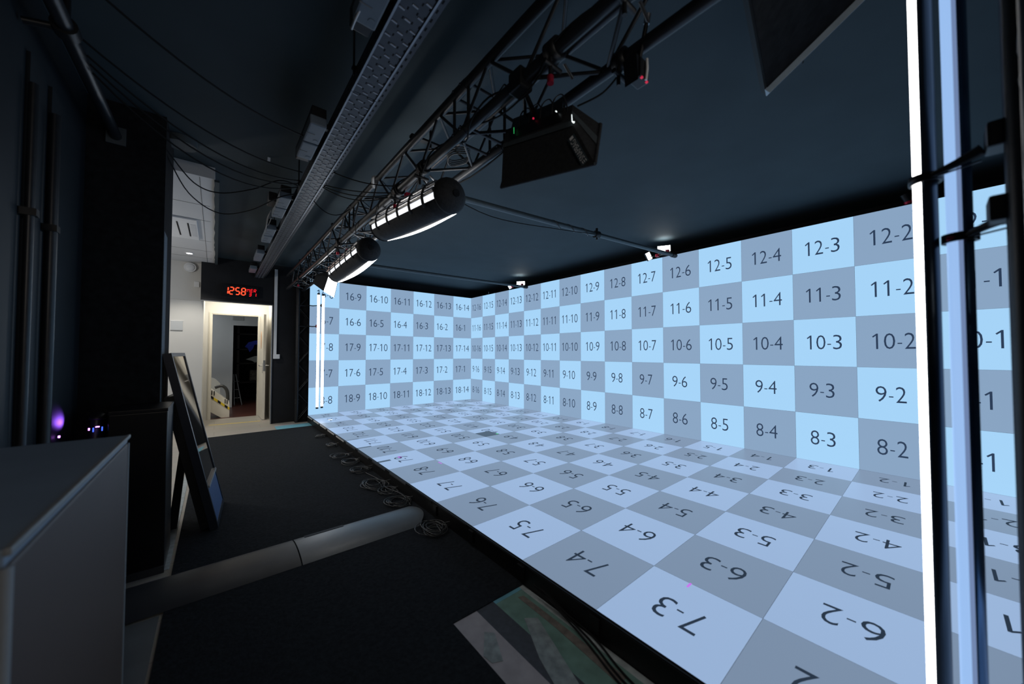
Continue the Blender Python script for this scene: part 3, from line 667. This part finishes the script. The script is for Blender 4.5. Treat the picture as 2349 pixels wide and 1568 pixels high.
def tower(loc, x0, x1, y0, y1, z0, z1, label):
    t = thing('truss_tower', label, 'truss tower', loc, 'truss towers')
    for x in (x0, x1):
        for y in (y0, y1): MB().cyl((x,y,z0+.01), (x,y,z1), .025, 12).build('chord', M_truss, t)
    n = int((z1-z0)/.26)
    for i in range(n):
        za, zb = z0+.02+i*.26, z0+.02+(i+1)*.26; f = i % 2 == 0
        for a, b in (((x0,y0),(x1,y0)), ((x0,y1),(x1,y1)), ((x0,y0),(x0,y1)), ((x1,y0),(x1,y1))):
            p, q = (a, b) if f else (b, a)
            MB().cyl((p[0],p[1],za), (q[0],q[1],zb), .008, 8).build('brace', M_truss, t)
    for z in (z0+.35, z0+1.2, z0+2.05):
        for d in (-.03, .03):
            pass
        m = MB()
        for x in (x0, x1):
            m.cyl((x-.03,y0,z),(x+.03,y0,z),.005,8).cyl((x-.03,y0,z+.06),(x+.03,y0,z+.06),.005,8)
        m.build('bolts', M_steel, t)
    MB().box((x0-.028,y0-.028,z0), (x1+.028,y1+.028,z0+.01)).build('base_plate', M_black, t)
    return t
tower((-3.56,.13,ZF), -3.665, -3.455, .076, .19, ZF, 2.50, 'black truss tower at the far corner between door wall and LED wall')
tower((-3.66,-7.73,ZF), -3.77, -3.548, -7.85, -7.632, ZF+.0045, 2.26, 'dark truss tower cut off by the right picture edge')
tag(MB().box((-3.478,.045,.42), (-3.462,.050,.60)).build('tag_label', M_white, loc=(-3.47,.048,.42)), 'small white label strip on the far truss tower', 'label')

# pair of vertical tube lights at each end of the LED floor
def tube_light(x, y, z0, z1, label, on, face, group):
    t = thing('tube_light', label, 'tube light', (x, y, z0), group)
    X = Vector((1,0,0)); Y = Vector((0,1,0)); r = .0212
    a, b = (x,y,z0+.03), (x,y,z1-.03)
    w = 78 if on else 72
    MB().arc(a, b, r*.3, r, face-w, face+w, X, Y, 16).build('diffuser', M_tubeglow if on else M_tubereflect, t, 'lit diffuser' if on else 'diffuser with painted pale blue reflection')
    if not on: MB().arc(a, b, r*.3, r, face+w, face+w+20, X, Y, 4).build('painted_falloff', M_reflectfade, t, 'dimmer edge of the painted reflection')  # weaker emissive sector paints the reflection fading out, not a separate part
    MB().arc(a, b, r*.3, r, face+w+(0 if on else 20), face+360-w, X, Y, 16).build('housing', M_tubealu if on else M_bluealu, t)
    for z in (z0, z1-.03): MB().cyl((x,y,z), (x,y,z+.03), r*1.02, 16).build('end_cap', M_black, t)
tube_light(-3.405,-.25,.14,2.22,'left tube of the bright vertical pair before the far LED wall',True,270,'far vertical tube lights')
tube_light(-3.335,-.28,.15,2.20,'right tube of the bright vertical pair before the far LED wall',True,270,'far vertical tube lights')
tube_light(-3.45,-7.496,.02,2.25,'lit vertical tube light in the right foreground',True,86,'near vertical tube lights')
tube_light(-3.445,-7.549,.02,2.25,'tube light with painted pale blue reflection in the right foreground',False,99,'near vertical tube lights')
for (z, y, lb) in ((1.575,-7.497,'upper black clamp arm holding the lit foreground tube'), (1.415,-7.549,'lower black clamp arm holding the other foreground tube')):
    t = thing('tube_clamp', lb, 'clamp', (-3.47, y, z), 'clamps of the near tube lights')
    m = MB()
    m.arc((-3.45,y,z-.010), (-3.45,y,z+.010), .0235, .030, 0, 359, Vector((1,0,0)), Vector((0,1,0)), 24); m.build('ring', M_black, t)
    MB().tube([(-3.475,y-.01,z), (-3.487,y-.05,z+.010), (-3.50,y-.085,z+.022)] if z > 1.5 else [(-3.475,y-.01,z),(-3.49,y-.04,z+.012),(-3.51,y-.065,z+.02)], [.007,.010,.014], 8).build('arm', M_black, t)
    MB().rbox((-3.555,-7.625,z+.005), (-3.49,-7.585,z+.06), .006).build('grip', M_black, t)
    MB().cyl((-3.478,y-.02,z-.006), (-3.486,y-.085,z+.002), .0022, 6).build('lever', M_steel, t, 'pale lever')
    if z < 1.5: MB().cyl((-3.474,y+.022,z-.002), (-3.474,y-.01,z), .005, 8).build('knob', M_red, t, 'red knob')
for z, tx, ty, lb in ((1.62,-3.405,-.25,'small red clamp holding the left far tube to the tower'),(2.0,-3.335,-.28,'black clamp holding the right far tube, higher than red one')):
    t = thing('tube_clamp', lb, 'clamp', (-3.45, -.2, z), 'clamps of the far tube lights')
    MB().tube([(tx,ty+.018,z), (-3.47,-.10,z), (-3.535,-.04,z+.01), (-3.545,.078,z+.01)], .009, 8).build('arm', M_black, t)
    MB().cyl((-3.672,.062,z+.01), (-3.51,.062,z+.01), .012, 8).build('cross_bar', M_black, t)
    MB().rbox((tx-.03,ty+.04,z-.02), (tx+.01,ty+.08,z+.03), .004).build('grip', M_red if z < 1.8 else M_black, t)

# ------------------------------------------------------------------ soft lights under the truss
def soft_light(p0, p1, label, r=.105, e=290):
    p0 = Vector(p0); p1 = Vector(p1); ax = (p1-p0).normalized()
    X = Vector((1,0,0)) - ax*ax.x; X.normalize(); Z = X.cross(ax); Z = Z if Z.z > 0 else -Z
    t = thing('soft_light', label, 'studio light', (p0+p1)/2, 'bagged tube lights under the truss')
    MB().arc(p0, p1, r*.97, r, 203, e, X, Z, 16, 0, .12, 10).build('bag', M_fabric, t)
    MB().arc(p0, p1, r*.99, r*1.02, e, 372, X, Z, 12, 0, .22, 10).build('diffuser', M_glow, t, 'bright lower diffuser')
    MB().arc(p0, p1, r*.90, r*.92, 50, 205, X, Z, 12).build('inner_reflector', M_softglow, t, 'inside reflector with painted glow')  # emission paints in the lamp light on the bag's inside
    for a in (148, 174):
        d = (X*math.cos(R(a))+Z*math.sin(R(a)))*r*.97
        MB().cyl(p0+d, p1+d, .017, 12).build('tube', M_chrome, t, 'shiny tube')
    L = (p1-p0)
    for k in (.12, .30, .48, .66, .86):
        c = p0+L*k
        MB().arc(c-ax*.014, c+ax*.014, r*1.10, r*1.14, 80, 215, X, Z, 10).build('strap', M_fabric, t)
    MB().dome(p0, -ax, r*1.03, .075).build('end_cap', M_fabric, t)
    MB().dome(p1, ax, r*1.06, .05).build('end_cap', M_fabric, t)
    c = p0 - ax*.072
    MB().cyl(c+ax*.01, c-ax*.012, .022, 12).cyl(c-ax*.006-X*.02, c-ax*.006+X*.02, .006, 8).build('toggle', M_black, t)
    mid = (p0+p1)/2
    MB().cyl(mid+Z*r*.9-X*.03, Vector((XR, mid.y, ZB-.03)), .012, 8).build('yoke', M_steel, t)
    MB().rbox(Vector((XR-.035,mid.y-.03,ZB-.05)), Vector((XR+.035,mid.y+.03,ZB+.035)), .008).build('clamp', M_black, t)
    MB().rbox(Vector((mid.x-.05,mid.y-.02,mid.z+r*1.0)), Vector((mid.x-.01,mid.y+.02,mid.z+r*1.35)), .006).build('swivel', M_red, t, 'red swivel')
soft_light((-3.742,-5.60,2.09), (-3.775,-4.58,2.165), 'nearest glowing bagged tube light under the truss')
soft_light((-3.755,-4.14,2.085), (-3.72,-2.90,2.085), 'second glowing bagged tube light, just beyond the nearest', .105, 272)
# open softbox at the far end
t = thing('soft_light', 'farthest soft light, open box with bright white face', 'studio light', (-3.66,-1.85,2.15), 'bagged tube lights under the truss')
q = [Vector((-3.585,-1.93,2.30)), Vector((-3.475,-1.93,2.225)), Vector((-3.54,-1.97,1.925)), Vector((-3.675,-1.97,1.998))]
nb = (q[1]-q[0]).cross(q[3]-q[0]).normalized(); nb = nb if nb.y > 0 else -nb
cc = sum(q, Vector())/4; k = [cc + (p-cc)*.45 + Vector((-.16,.16,.06)) for p in q]
MB().add(q+k, [(0,1,5,4),(1,2,6,5),(2,3,7,6),(3,0,4,7),(4,5,6,7)]).build('bag', M_fabric, t)
MB().add([p+nb*.006 for p in q]+[cc-nb*.02], [(0,1,4),(1,2,4),(2,3,4),(3,0,4)], 0, True).build('diffuser', M_glow, t, 'bright white face')
MB().cyl(k[0], (XR,-1.65,ZB-.02), .012, 8).build('yoke', M_steel, t)
MB().rbox((XR-.035,-1.68,ZB-.05), (XR+.035,-1.62,ZB+.035), .008).build('clamp', M_black, t)

# unlit bag light nearest the camera
def dark_bag():
    A,B,Cc,D,E,Fv = [Vector(p) for p in ((-3.744,-6.139,2.167),(-3.717,-6.555,2.084),(-3.712,-6.67,1.863),(-3.766,-6.151,1.939),(-3.625,-6.633,2.071),(-3.677,-6.527,2.186))]
    G = A+(Fv-B); Hh = D+(E-Cc)
    t = thing('soft_light', 'unlit black bag light hanging nearest the camera', 'studio light', (-3.70,-6.4,2.05), 'bagged tube lights under the truss')
    b = MB().add([A,B,Cc,D,E,Fv,G,Hh], [(0,1,2,3),(1,5,4,2),(5,6,7,4),(6,0,3,7),(0,1,5,6)])
    bag = b.build('bag', M_fabric, t)
    md = bag.modifiers.new('s', 'SOLIDIFY'); md.thickness = .006
    for p, q_ in ((Cc,D),(Cc,E),(E,Hh),(Hh,D)):
        MB().cyl(p, q_, .0075, 8).build('hem', M_fabric, t)
    n = (B-A).cross(D-A).normalized()
    if n.dot(camo.location - A) < 0: n = -n
    # lighter band across the top of the skirt
    w1 = A.lerp(D,.10); w2 = B.lerp(Cc,.12)
    MB().add([A+n*.003,B+n*.003,w2+n*.004,w1+n*.004], [(0,1,2,3)]).build('top_band', M_patch, t)
    n2 = (E-Cc).cross(B-Cc).normalized()
    if n2.dot(camo.location - Cc) < 0: n2 = -n2
    MB().add([B.lerp(Fv,.35)+n2*.003, B.lerp(Fv,.6)+n2*.003, Cc.lerp(E,.62)+n2*.004, Cc.lerp(E,.42)+n2*.004], [(0,1,2,3)]).build('side_strap', M_patch, t)
    # name patch on the skirt, reads from the lower corner up
    d = (B-Cc).normalized(); v = n.cross(d); 
    if v.dot(D-Cc) < 0: v = -v
    o = Cc + d*.03 + v*.012 + n*.006
    L, hgt = .155, .034
    pt = MB().add([o, o+d*L, o+d*L+v*hgt, o+v*hgt], [(0,1,2,3)]).build('name_patch', M_label, t)
    m = MB(); k_ = .72*L/text_width('SNAPBAG', .024)
    add_text(m, 'SNAPBAG', o+d*.022+v*.006+n*.0025, d, v, .023, k_); m.build('lettering', M_letter, pt, 'pale lettering SNAPBAG')
    m = MB(); 
    for a_, b_ in (((.004,.006),(.016,.009)),((.004,.014),(.016,.017)),((.004,.022),(.016,.025))): m.add([o+d*a_[0]+v*a_[1]+n*.0025, o+d*b_[0]+v*a_[1]+n*.0025, o+d*b_[0]+v*b_[1]+n*.0025, o+d*a_[0]+v*b_[1]+n*.0025], [(0,1,2,3)])
    m.add([o+d*.137+v*.008+n*.0025, o+d*.150+v*.008+n*.0025, o+d*.150+v*.026+n*.0025, o+d*.137+v*.026+n*.0025], [(0,1,2,3)])
    m.build('emblem', M_letter, pt)
    # fixture body above the skirt
    upv = (A-D).normalized()
    ins = [A.lerp(Fv,.12), B.lerp(G,.12), Fv.lerp(A,.12), G.lerp(B,.12)]
    MB().hexa([p+upv*.004 for p in ins]+[p+upv*.055 for p in ins]).build('fixture', M_black, t)
    for i, f_ in enumerate((.18,.38,.6,.82)):
        c = ins[0].lerp(ins[1], f_)+upv*.055
        MB().tube(smooth([c, c+upv*.05+Vector((.01,0,.02)), c+upv*.06+Vector((.03,-.03,.03)), c+upv*.02+Vector((.03,-.06,0)), c+Vector((.02,-.07,-.03))]), .0032, 6).build('cable_loop', M_rubber, t)
    c = ins[0].lerp(ins[1], .5)+upv*.06+n*.002
    MB().obox(c+n*.008, (.006,.006,.006)).build('indicator', M_redled, t, 'red indicator')
    MB().obox(ins[0].lerp(ins[1],.93)+upv*.05+n*.012, (.008,.003,.003)).build('indicator', M_whitespark, t, 'white indicator')
    MB().obox(ins[0].lerp(ins[1],.10)+upv*.035+n*.010, (.0015,.0015,.03)).build('indicator', M_greenled, t, 'green indicator')
    s = B + n2*.006
    MB().tube([B.lerp(Fv,.05)+n2*.012+Vector((0,0,.012)), B.lerp(Cc,.02)+n2*.012+Vector((0,0,-.01)), B.lerp(Cc,.10)+n2*.012], [.0012,.0018,.004], 8).build('light_leak', M_whitespark, t, 'white light leak at the bag corner')
    mid = (A+B+Fv+G)/4
    MB().cyl(mid+upv*.05, (XL+.02,-6.38,ZB-.03), .012, 8).cyl(mid+upv*.05, (XR,-6.42,ZB-.03), .010, 8).build('yoke', M_black, t)
    MB().rbox((XL-.035,-6.42,ZB-.05), (XL+.035,-6.34,ZB+.035), .008).build('clamp', M_black, t)
dark_bag()

# clamps and tracking units on the truss
def clamp(x, y, z, label, k=1.0, red=True):
    t = thing('truss_clamp', label, 'clamp', (x, y, z), 'clamps along the truss')
    MB().arc((x,y-.025*k,z), (x,y+.025*k,z), .026, .036*k, 0, 359, Vector((1,0,0)), Vector((0,0,1)), 20).build('jaw', M_black, t)
    MB().cyl((x-.02*k,y,z-.035*k), (x-.02*k,y,z-.10*k), .008, 8).cyl((x-.05*k,y,z-.06*k),(x+.03*k,y,z-.06*k),.010,8).build('spigot', M_black, t)
    MB().cyl((x+.03*k,y-.02,z-.04*k), (x+.075*k,y-.02,z-.07*k), .006, 8).build('wing_bolt', M_chrome, t, 'shiny wing bolt')
    if red: MB().cyl((x-.02*k,y,z-.10*k), (x-.02*k,y,z-.125*k), .013, 10).build('ring', M_red, t, 'red ring')
for x, y, lb, rd in ((XL,-6.58,'clamp above the unlit bag light',True), (XL,-5.05,'clamp over the nearest glowing light',True), (XL,-5.45,'cable-wrapped clamp near the glowing light cap',False),
                     (XL,-3.5,'clamp over the second glowing light',True), (XR,-3.05,'small clamp near the far end of the second light',True), (XL,-1.2,'clamp at the far end of the truss by the tower',True),
                     (XL,-6.9,'dark clamp at the top on the lower left chord',False), (XR,-6.72,'bolted clamp beside the tracking unit',False)):
    clamp(x, y, ZB, lb, 1.1, rd)
tr = thing('tracking_camera', 'dark overhead tracking unit with two red lights on the truss', 'tracking camera', (XR, -6.80, 2.2))
MB().rbox((-3.645,-6.825,2.150), (-3.585,-6.775,2.225), .006).build('body', M_black, tr)
MB().prism([(-3.652,2.135),(-3.664,2.225),(-3.648,2.225)], 'y', -6.82, -6.765).build('shade', M_black, tr)
MB().cyl((-3.615,-6.80,2.222), (-3.628,-6.845,2.36), .008, 8).build('arm', M_black, tr)
MB().cyl((-3.627,-6.84,2.34), (-3.629,-6.848,2.37), .011, 10).build('collar', M_steel, tr)
MB().rbox((-3.632,-6.79,2.222), (-3.60,-6.76,2.262), .004).build('top_block', M_black, tr)
MB().tube([(-3.605,-6.828,2.23),(-3.610,-6.832,2.19),(-3.612,-6.828,2.147)], .005, 8).build('strap', M_white, tr, 'pale strap')
for dx in (-.020, .014): MB().obox((-3.612+dx,-6.822,2.150), (.009,.008,.005)).build('indicator', M_redled, tr, 'red light')
# ------------------------------------------------------------------ pipes across the ceiling with light panels
def spar(a, b, label, extra):
    a = Vector(a); b = Vector(b); d = (b-a).normalized()
    t = thing('ceiling_pipe', label, 'pipe', (a+b)/2, 'pipes across the LED stage')
    MB().cyl(a, b, .025, 14).build('pipe', M_spar, t)
    MB().cyl(b-d*.10, b-d*.02, .031, 12).build('end_collar', M_black, t)
    if extra:
        c = a.lerp(b,.56)
        MB().cyl(c-d*.03, c+d*.03, .04, 12).cyl(c, c+Vector((0,0,.07)), .014, 8).cyl(c, c-Vector((0,0,.06)), .010, 8).build('clamp', M_black, t)
        pts = [a.lerp(b,.36+.012*i)+Vector((0,.03*math.cos(i*1.3),.03*math.sin(i*1.3)-.006)) for i in range(16)]
        MB().tube(smooth(pts,3), .005, 6).build('wrapped_cable', M_rubber, t)
    return t
spar((-3.58,-4.88,2.45), (-.03,-5.21,2.47), 'longer nearer pipe across the ceiling to the LED wall top', True)
spar((-3.58,-1.97,2.45), (-.03,-2.14,2.47), 'farther pipe across the ceiling near the back LED wall', False)
def light_panel(c, sx, sz, rx, rz, label, mount, up=True, ry=0):
    c = Vector(c); t = thing('light_panel', label, 'light panel', c, 'small light panels on the pipes')
    ro = (rx, ry, rz); m = Euler(ro).to_matrix()
    MB().obox(c+m @ Vector((0,.012,0)), (sx+.012,.024,sz+.012), ro).build('housing', M_black, t)
    MB().obox(c+m @ Vector((0,-.004,0)), (sx,.008,sz), ro).build('lit_face', M_smallglow, t, 'bright white face')
    MB().cyl(c+m @ Vector((0,.024,0)), mount, .008, 8).build('arm', M_black, t)
    mm = (c+Vector(mount))/2
    MB().rbox(mm-Vector((.02,.02,.02)), mm+Vector((.02,.02,.02)), .005).build('knob', M_red, t, 'red knob')
    if up:
        l = bpy.data.lights.new('panel_spill', 'SPOT'); l.energy = 2.8; l.spot_size = R(120); l.spot_blend = 1.0; l.shadow_soft_size = .04; l.color = (.93,1,1)
        o = bpy.data.objects.new('panel_spill', l); C.objects.link(o); o.parent = t; o.location = (-.06,-.03,.0); o.rotation_euler = (R(180),0,0)
light_panel((-.07,-5.06,2.595), .165, .08, R(0), R(-62), 'bright light panel atop the LED wall by the nearer pipe end', (-.12,-5.19,2.49))
light_panel((-.30,-4.96,2.47), .06, .10, R(0), R(-30), 'smaller tilted light panel under the nearer pipe end', (-.22,-5.17,2.46), False, R(-28))
light_panel((-.07,-1.98,2.57), .165, .07, R(0), R(-50), 'bright light panel atop the LED wall by the farther pipe end', (-.12,-2.12,2.49))
light_panel((-.42,-2.06,2.44), .05, .06, R(0), R(-30), 'tiny tilted light panel under the farther pipe end', (-.36,-2.12,2.45), False, R(-30))
t = thing('wall_top_camera', 'small black sensor with red ring atop the right LED wall', 'sensor', (.0,-7.36,2.5))
MB().cyl((.01,-7.37,2.535), (-.01,-7.345,2.60), .028, 14).build('body', M_black, t)
MB().cyl((.015,-7.375,2.515), (.01,-7.37,2.535), .030, 14).build('ring', M_red, t, 'red ring')
MB().box((0.0,-7.40,2.5), (.04,-7.35,2.518)).build('foot', M_black, t)
t = thing('wall_top_sensor', 'tiny pale sensor standing on the LED wall near the corner', 'sensor', (.0,-.74,2.5))
MB().cyl((.01,-.74,2.5), (.01,-.74,2.565), .012, 10).build('post', M_steel, t)
MB().box((-.01,-.76,2.5), (.03,-.72,2.508)).build('foot', M_black, t)
# ------------------------------------------------------------------ overhead monitor
def monitor():
    P0 = Vector((-2.94,-7.03,2.30)); a = Vector((-.985,-.165,.05)).normalized(); b = Vector((.06,-.31,.235)); b = (b - a*b.dot(a)).normalized()
    n = a.cross(b); n = n if n.z < 0 else -n      # screen side looks down
    t = thing('overhead_monitor', 'black flat monitor tilted overhead at the top right', 'monitor', P0)
    La, Lb = .60, .48
    q = [P0, P0+a*La, P0+a*La+b*Lb, P0+b*Lb]
    MB().hexa([p-n*.0 for p in q]+[p-n*.030 for p in q]).build('housing', M_black, t)
    e = .010
    q2 = [P0+a*e+b*e, P0+a*(La-e)+b*e, P0+a*(La-e)+b*(Lb-e), P0+a*e+b*(Lb-e)]
    MB().hexa([p+n*.002 for p in q2]+[p-n*.002 for p in q2]).build('screen', M_pier, t, 'black screen')
    MB().hexa([P0-a*.004, P0+a*.042, P0+a*.042+b*Lb, P0-a*.004+b*Lb]+[p+n*h for p, h in ((P0-a*.004,.004),(P0+a*.042,.030),(P0+a*.042+b*Lb,.030),(P0-a*.004+b*Lb,.004))]).build('bezel', M_steelgrey, t, 'pale side bezel')
    c = P0+b*.17-a*.012-n*.018
    MB().cyl(c, c-a*.03, .010, 10).build('hook', M_black, t)
    c = P0+a*.3+b*.24-n*.03
    MB().cyl(c, (c.x, c.y, ZC), .02, 10).build('mount', M_black, t)
monitor()
# ------------------------------------------------------------------ cable tray with power boxes
def tray():
    t = thing('cable_tray', 'long perforated steel cable tray hung from the ceiling', 'cable tray', (-4.23,-4,2.47))
    Y0, Y1 = -8.2, .2; z = 2.46; x0, x1 = -4.305, -4.185
    joints = [Y0, -5.62, -2.7, Y1]
    for i in range(3):
        a, b = joints[i]+.002, joints[i+1]-.002
        MB().box((x0,a,z), (x1,b,z+.0025)).box((x0,a,z), (x0+.0025,b,z+.075)).box((x1-.0025,a,z), (x1,b,z+.06)).build('trough', M_tray, t)
        m = MB().box((x0-.002,a,z-.006), (x0+.006,b,z+.002)).box((x1-.006,a,z-.006), (x1+.002,b,z+.002)); m.build('rim', M_steel, t, 'brighter rim')
        MB().box((x1+.004,a,z+.012), (x1+.034,b,z+.0145)).build('flange', M_tray, t)
    dash = MB(); y = Y0+.05; k = 0
    while y < Y1-.02:
        for c in range(3):
            xx = x0+.022+.038*c; yo = .037*(c % 2)
            dash.obox((xx,y+yo,z-.0015), (.024,.006,.003), (0,0,R(8)))
        y += .075
    o = dash.build('pressed_ribs', M_rib, t); o['kind'] = 'stuff'
    hole = MB(); y = Y0+.03
    while y < Y1-.02:
        for xx in (x0+.041, x0+.079, x1-.011): hole.box((xx-.003,y,z-.0006), (xx+.003,y+.014,z+.0004))
        hole.box((x1+.015,y,z+.0114), (x1+.022,y+.018,z+.0124)); hole.box((x0-.0006,y,z+.03), (x0+.0004,y+.016,z+.036))
        y += .05
    o = hole.build('slots', M_trayhole, t); o['kind'] = 'stuff'
    for y in (-7.2, -5.7, -4.2, -2.6, -1.0): MB().cyl((x0-.012,y,z+.02), (x0-.012,y,ZC), .005, 8).box((x0-.02,y-.012,z+.05), (x1+.01,y+.012,z+.062)).build('hanger', M_black, t)
tray()
def power_box(y0, y1, label, two):
    t = thing('power_box', label, 'power box', (-4.36,(y0+y1)/2,2.44), 'power boxes on the cable tray')
    x0, x1 = -4.417, -4.331
    parts_ = [(y0, y0+(y1-y0)*.40), (y0+(y1-y0)*.43, y1-.10)] if two else [(y0, y1-.08)]
    MB().rbox((x0+.01,y0+.01,2.475), (x1,y1,2.56), .006).build('back_box', M_black, t)
    for a, b in parts_:
        o = MB().rbox((x0,a,2.445), (x1,b,2.50), .008).build('cover', M_greybox, t)
        n = max(2, int((b-a)/.09))
        for i in range(1, n):
            y = a+(b-a)*i/n
            MB().box((x0-.001,y-.002,2.4435), (x0+.045,y+.002,2.4455)).build('seam', M_line, o)
        MB().cyl((x1-.025,b-.04,2.4455), (x1-.025,b-.04,2.443), .014, 14).build('knob', M_greybox, o)
    MB().box((x1,y0+.05,2.47), (-4.306,y0+.08,2.50)).build('bracket', M_black, t)
for y0, y1, lb, tw in ((-6.62,-5.96,'nearest grey power box at the top of the picture',False), (-5.22,-4.66,'double grey power box on the tray above the cables',True),
                   (-3.95,-3.28,'double grey power box with loose wires on the tray',True), (-2.95,-2.25,'small double grey power box further down the tray',True),
                   (-1.75,-1.15,'grey power box near the far end of the tray',False), (-.62,-.18,'grey power box at the tray end over the clock',False)):
    power_box(y1 if False else min(y0,y1), max(y0,y1), lb, tw)
o = MB().rbox((-4.47,-3.72,2.48), (-4.41,-3.55,2.56), .005).build('junction_box', M_black, loc=(-4.44,-3.63,2.48)); tag(o, 'black junction box beside the box with loose wires', 'junction box')
o = MB()
for i in range(3): o.tube(smooth([(-4.43,-3.5+.02*i,2.47),(-4.45,-3.38,2.42-.02*i),(-4.44,-3.2+.04*i,2.38),(-4.42,-3.12,2.43),(-4.41,-3.3,2.46)]), .003, 6)
tag(o.build('loose_wires', M_rubber, loc=(-4.44,-3.3,2.4)), 'loose wire loops hanging beside the tray box', 'wires', kind=None)
tag(MB().obox((-4.50,-4.02,2.705), (.018,.004,.03), (R(35),0,0)).cyl((-4.50,-4.02,2.715),(-4.50,-4.02,ZC),.003,6).build('paper_tag', M_white, loc=(-4.50,-4.02,2.70)), 'small white tag hanging left of the tray', 'tag')
tag(MB().tube(smooth([(-3.845,-4.60,2.555),(-3.875,-4.62,2.53),(-3.87,-4.60,2.49),(-3.855,-4.58,2.47)]), .012, 6).build('tape_tail', M_white, loc=(-3.86,-4.6,2.5)), 'white tape tail hanging off the upper truss chord', 'tape')
tag(MB().tube(smooth([(-4.402,-6.11,2.452),(-4.408,-6.06,2.442),(-4.405,-5.99,2.45)]), .004, 6).build('zip_tie', M_white, loc=(-4.40,-6.05,2.45)), 'white zip tie end on the nearest power box', 'zip tie')

# ------------------------------------------------------------------ hanging cables
def cable(pts, r, label, cat='cable', group='cables under the ceiling'):
    m = MB().tube(pts, r, 6); c = Vector(pts[0]); o = m.build('hanging_cable', M_cable, loc=c); return tag(o, label, cat, group)
for a, b, d, lb in (((-5.28,-5.6,2.52),(-4.33,-4.95,2.50),.10,'highest black cable from the left pipe to the tray'),
                    ((-5.28,-5.1,2.52),(-4.33,-4.42,2.50),.10,'black cable meeting the tray below the double power box'),
                    ((-5.27,-5.0,2.50),(-4.32,-4.28,2.49),.13,'upper cable of the drooping bundle left of the tray'),
                    ((-5.27,-4.95,2.49),(-4.32,-4.22,2.49),.16,'middle cable of the drooping bundle left of the tray'),
                    ((-5.27,-4.9,2.48),(-4.32,-4.17,2.48),.19,'lowest cable of the drooping bundle left of the tray')):
    cable(sag(a, b, d), .0045, lb)
cable(smooth([(-5.08,-4.15,2.52),(-4.95,-3.9,2.42),(-4.80,-3.85,2.40),(-4.60,-4.05,2.42),(-4.45,-4.2,2.48),(-4.32,-4.15,2.50)]), .0045, 'upper of two cables sagging across the white ceiling gap')
cable(smooth([(-5.08,-4.12,2.50),(-4.98,-3.75,2.38),(-4.80,-3.55,2.33),(-4.60,-3.70,2.36),(-4.42,-3.95,2.44),(-4.32,-4.0,2.48)]), .0045, 'lower of two cables sagging across the white ceiling gap')
for a, b, d, lb in (((-4.17,-4.62,2.48),(-3.84,-5.05,2.32),.03,'single cable from the tray to the truss clamp'),
                    ((-4.17,-4.35,2.48),(-3.86,-4.95,2.30),.02,'upper cable of the bundle between tray and truss'),
                    ((-4.17,-4.32,2.48),(-3.86,-4.93,2.29),.04,'middle cable of the bundle between tray and truss'),
                    ((-4.17,-4.30,2.48),(-3.86,-4.91,2.28),.06,'lower cable of the bundle between tray and truss'),
                    ((-4.17,-3.98,2.47),(-3.84,-3.9,2.53),.10,'cable drooping from the tray to the far upper chord'),
                    ((-4.0,-.1,2.42),(-3.66,.05,2.36),.06,'thin cable crossing the white wall conduit')):
    cable(sag(a, b, d), .004, lb)
cable(smooth([(XL,-6.6,ZB),(-3.86,-6.45,2.20),(-3.82,-6.2,2.24),(-3.84,-5.95,2.30)]), .004, 'cable looping below the lower chord beside the bag light')
cable(smooth([(XR,-6.72,ZB-.04),(-3.62,-6.64,2.20),(-3.66,-6.54,2.18)]), .004, 'straight safety line from truss to the unlit bag')
cable(smooth([(XR,-6.0,ZB-.03),(-3.60,-5.8,2.25),(-3.585,-5.6,2.26),(-3.60,-5.45,2.26),(-3.63,-5.4,2.2)]), .005, 'cable following the right chord to the glowing light')
cable(smooth([(-3.62,-5.05,2.42),(-3.0,-5.0,2.33),(-2.2,-5.07,2.38),(-1.6,-5.1,2.45)]), .004, 'thin cable swagging below the nearer ceiling pipe')
m = MB()
for i in range(4):
    m.tube([(-3.69+.055*math.cos(a*PI/8)*(1+.05*i), -5.62+.09*math.sin(a*PI/8), 2.325+.012*i+.005*math.sin(a)) for a in range(17)], .004, 6)
tag(m.build('cable_coil', M_rubber, loc=(-3.69,-5.62,2.32)), 'cable coil stowed inside the truss above the glowing light', 'cable')

rnd = random.Random(11)
def run(x, z, ya, yb, amp, ph, label, r=.0042):
    n = int((yb-ya)/.14); pts = []
    for i in range(n+1):
        a = i*1.7+ph
        pts.append((x+amp*math.cos(a)+rnd.uniform(-.008,.008), ya+(yb-ya)*i/n, z+amp*math.sin(a)+rnd.uniform(-.012,.008)))
    cable(smooth(pts, 4), r, label, group='cables run along the truss')
run(XL, ZB+.005, -6.9, -4.9, .034, 0, 'cable wound around the lower left chord above the bag light')
run(XL, ZB-.004, -4.9, -2.6, .033, 1, 'cable wound around the lower left chord over the glowing lights')
run(-3.72, ZB+.03, -5.2, -1.6, .045, 2, 'untidy cable lying inside the truss over the glowing lights')
run(-3.70, ZB+.02, -3.9, -.6, .050, 4, 'pale looped cable in the far half of the truss', .0035)
run(XR, ZB+.0, -4.9, -2.8, .034, 3, 'cable wound around the lower right chord beyond the coil')
for y, lb in ((-6.15,'cable loop bulging from the left chord over the bag light'),(-5.75,'cable loop between chord and glowing light cap'),(-5.28,'cable loop hanging at the cable-wrapped clamp')):
    cable(smooth([(XL+.02,y-.12,ZB+.03),(XL+.05,y-.06,ZB+.11),(XL+.07,y,ZB+.13),(XL+.06,y+.07,ZB+.09),(XL+.02,y+.12,ZB+.03)]), .004, lb, group='cables run along the truss')
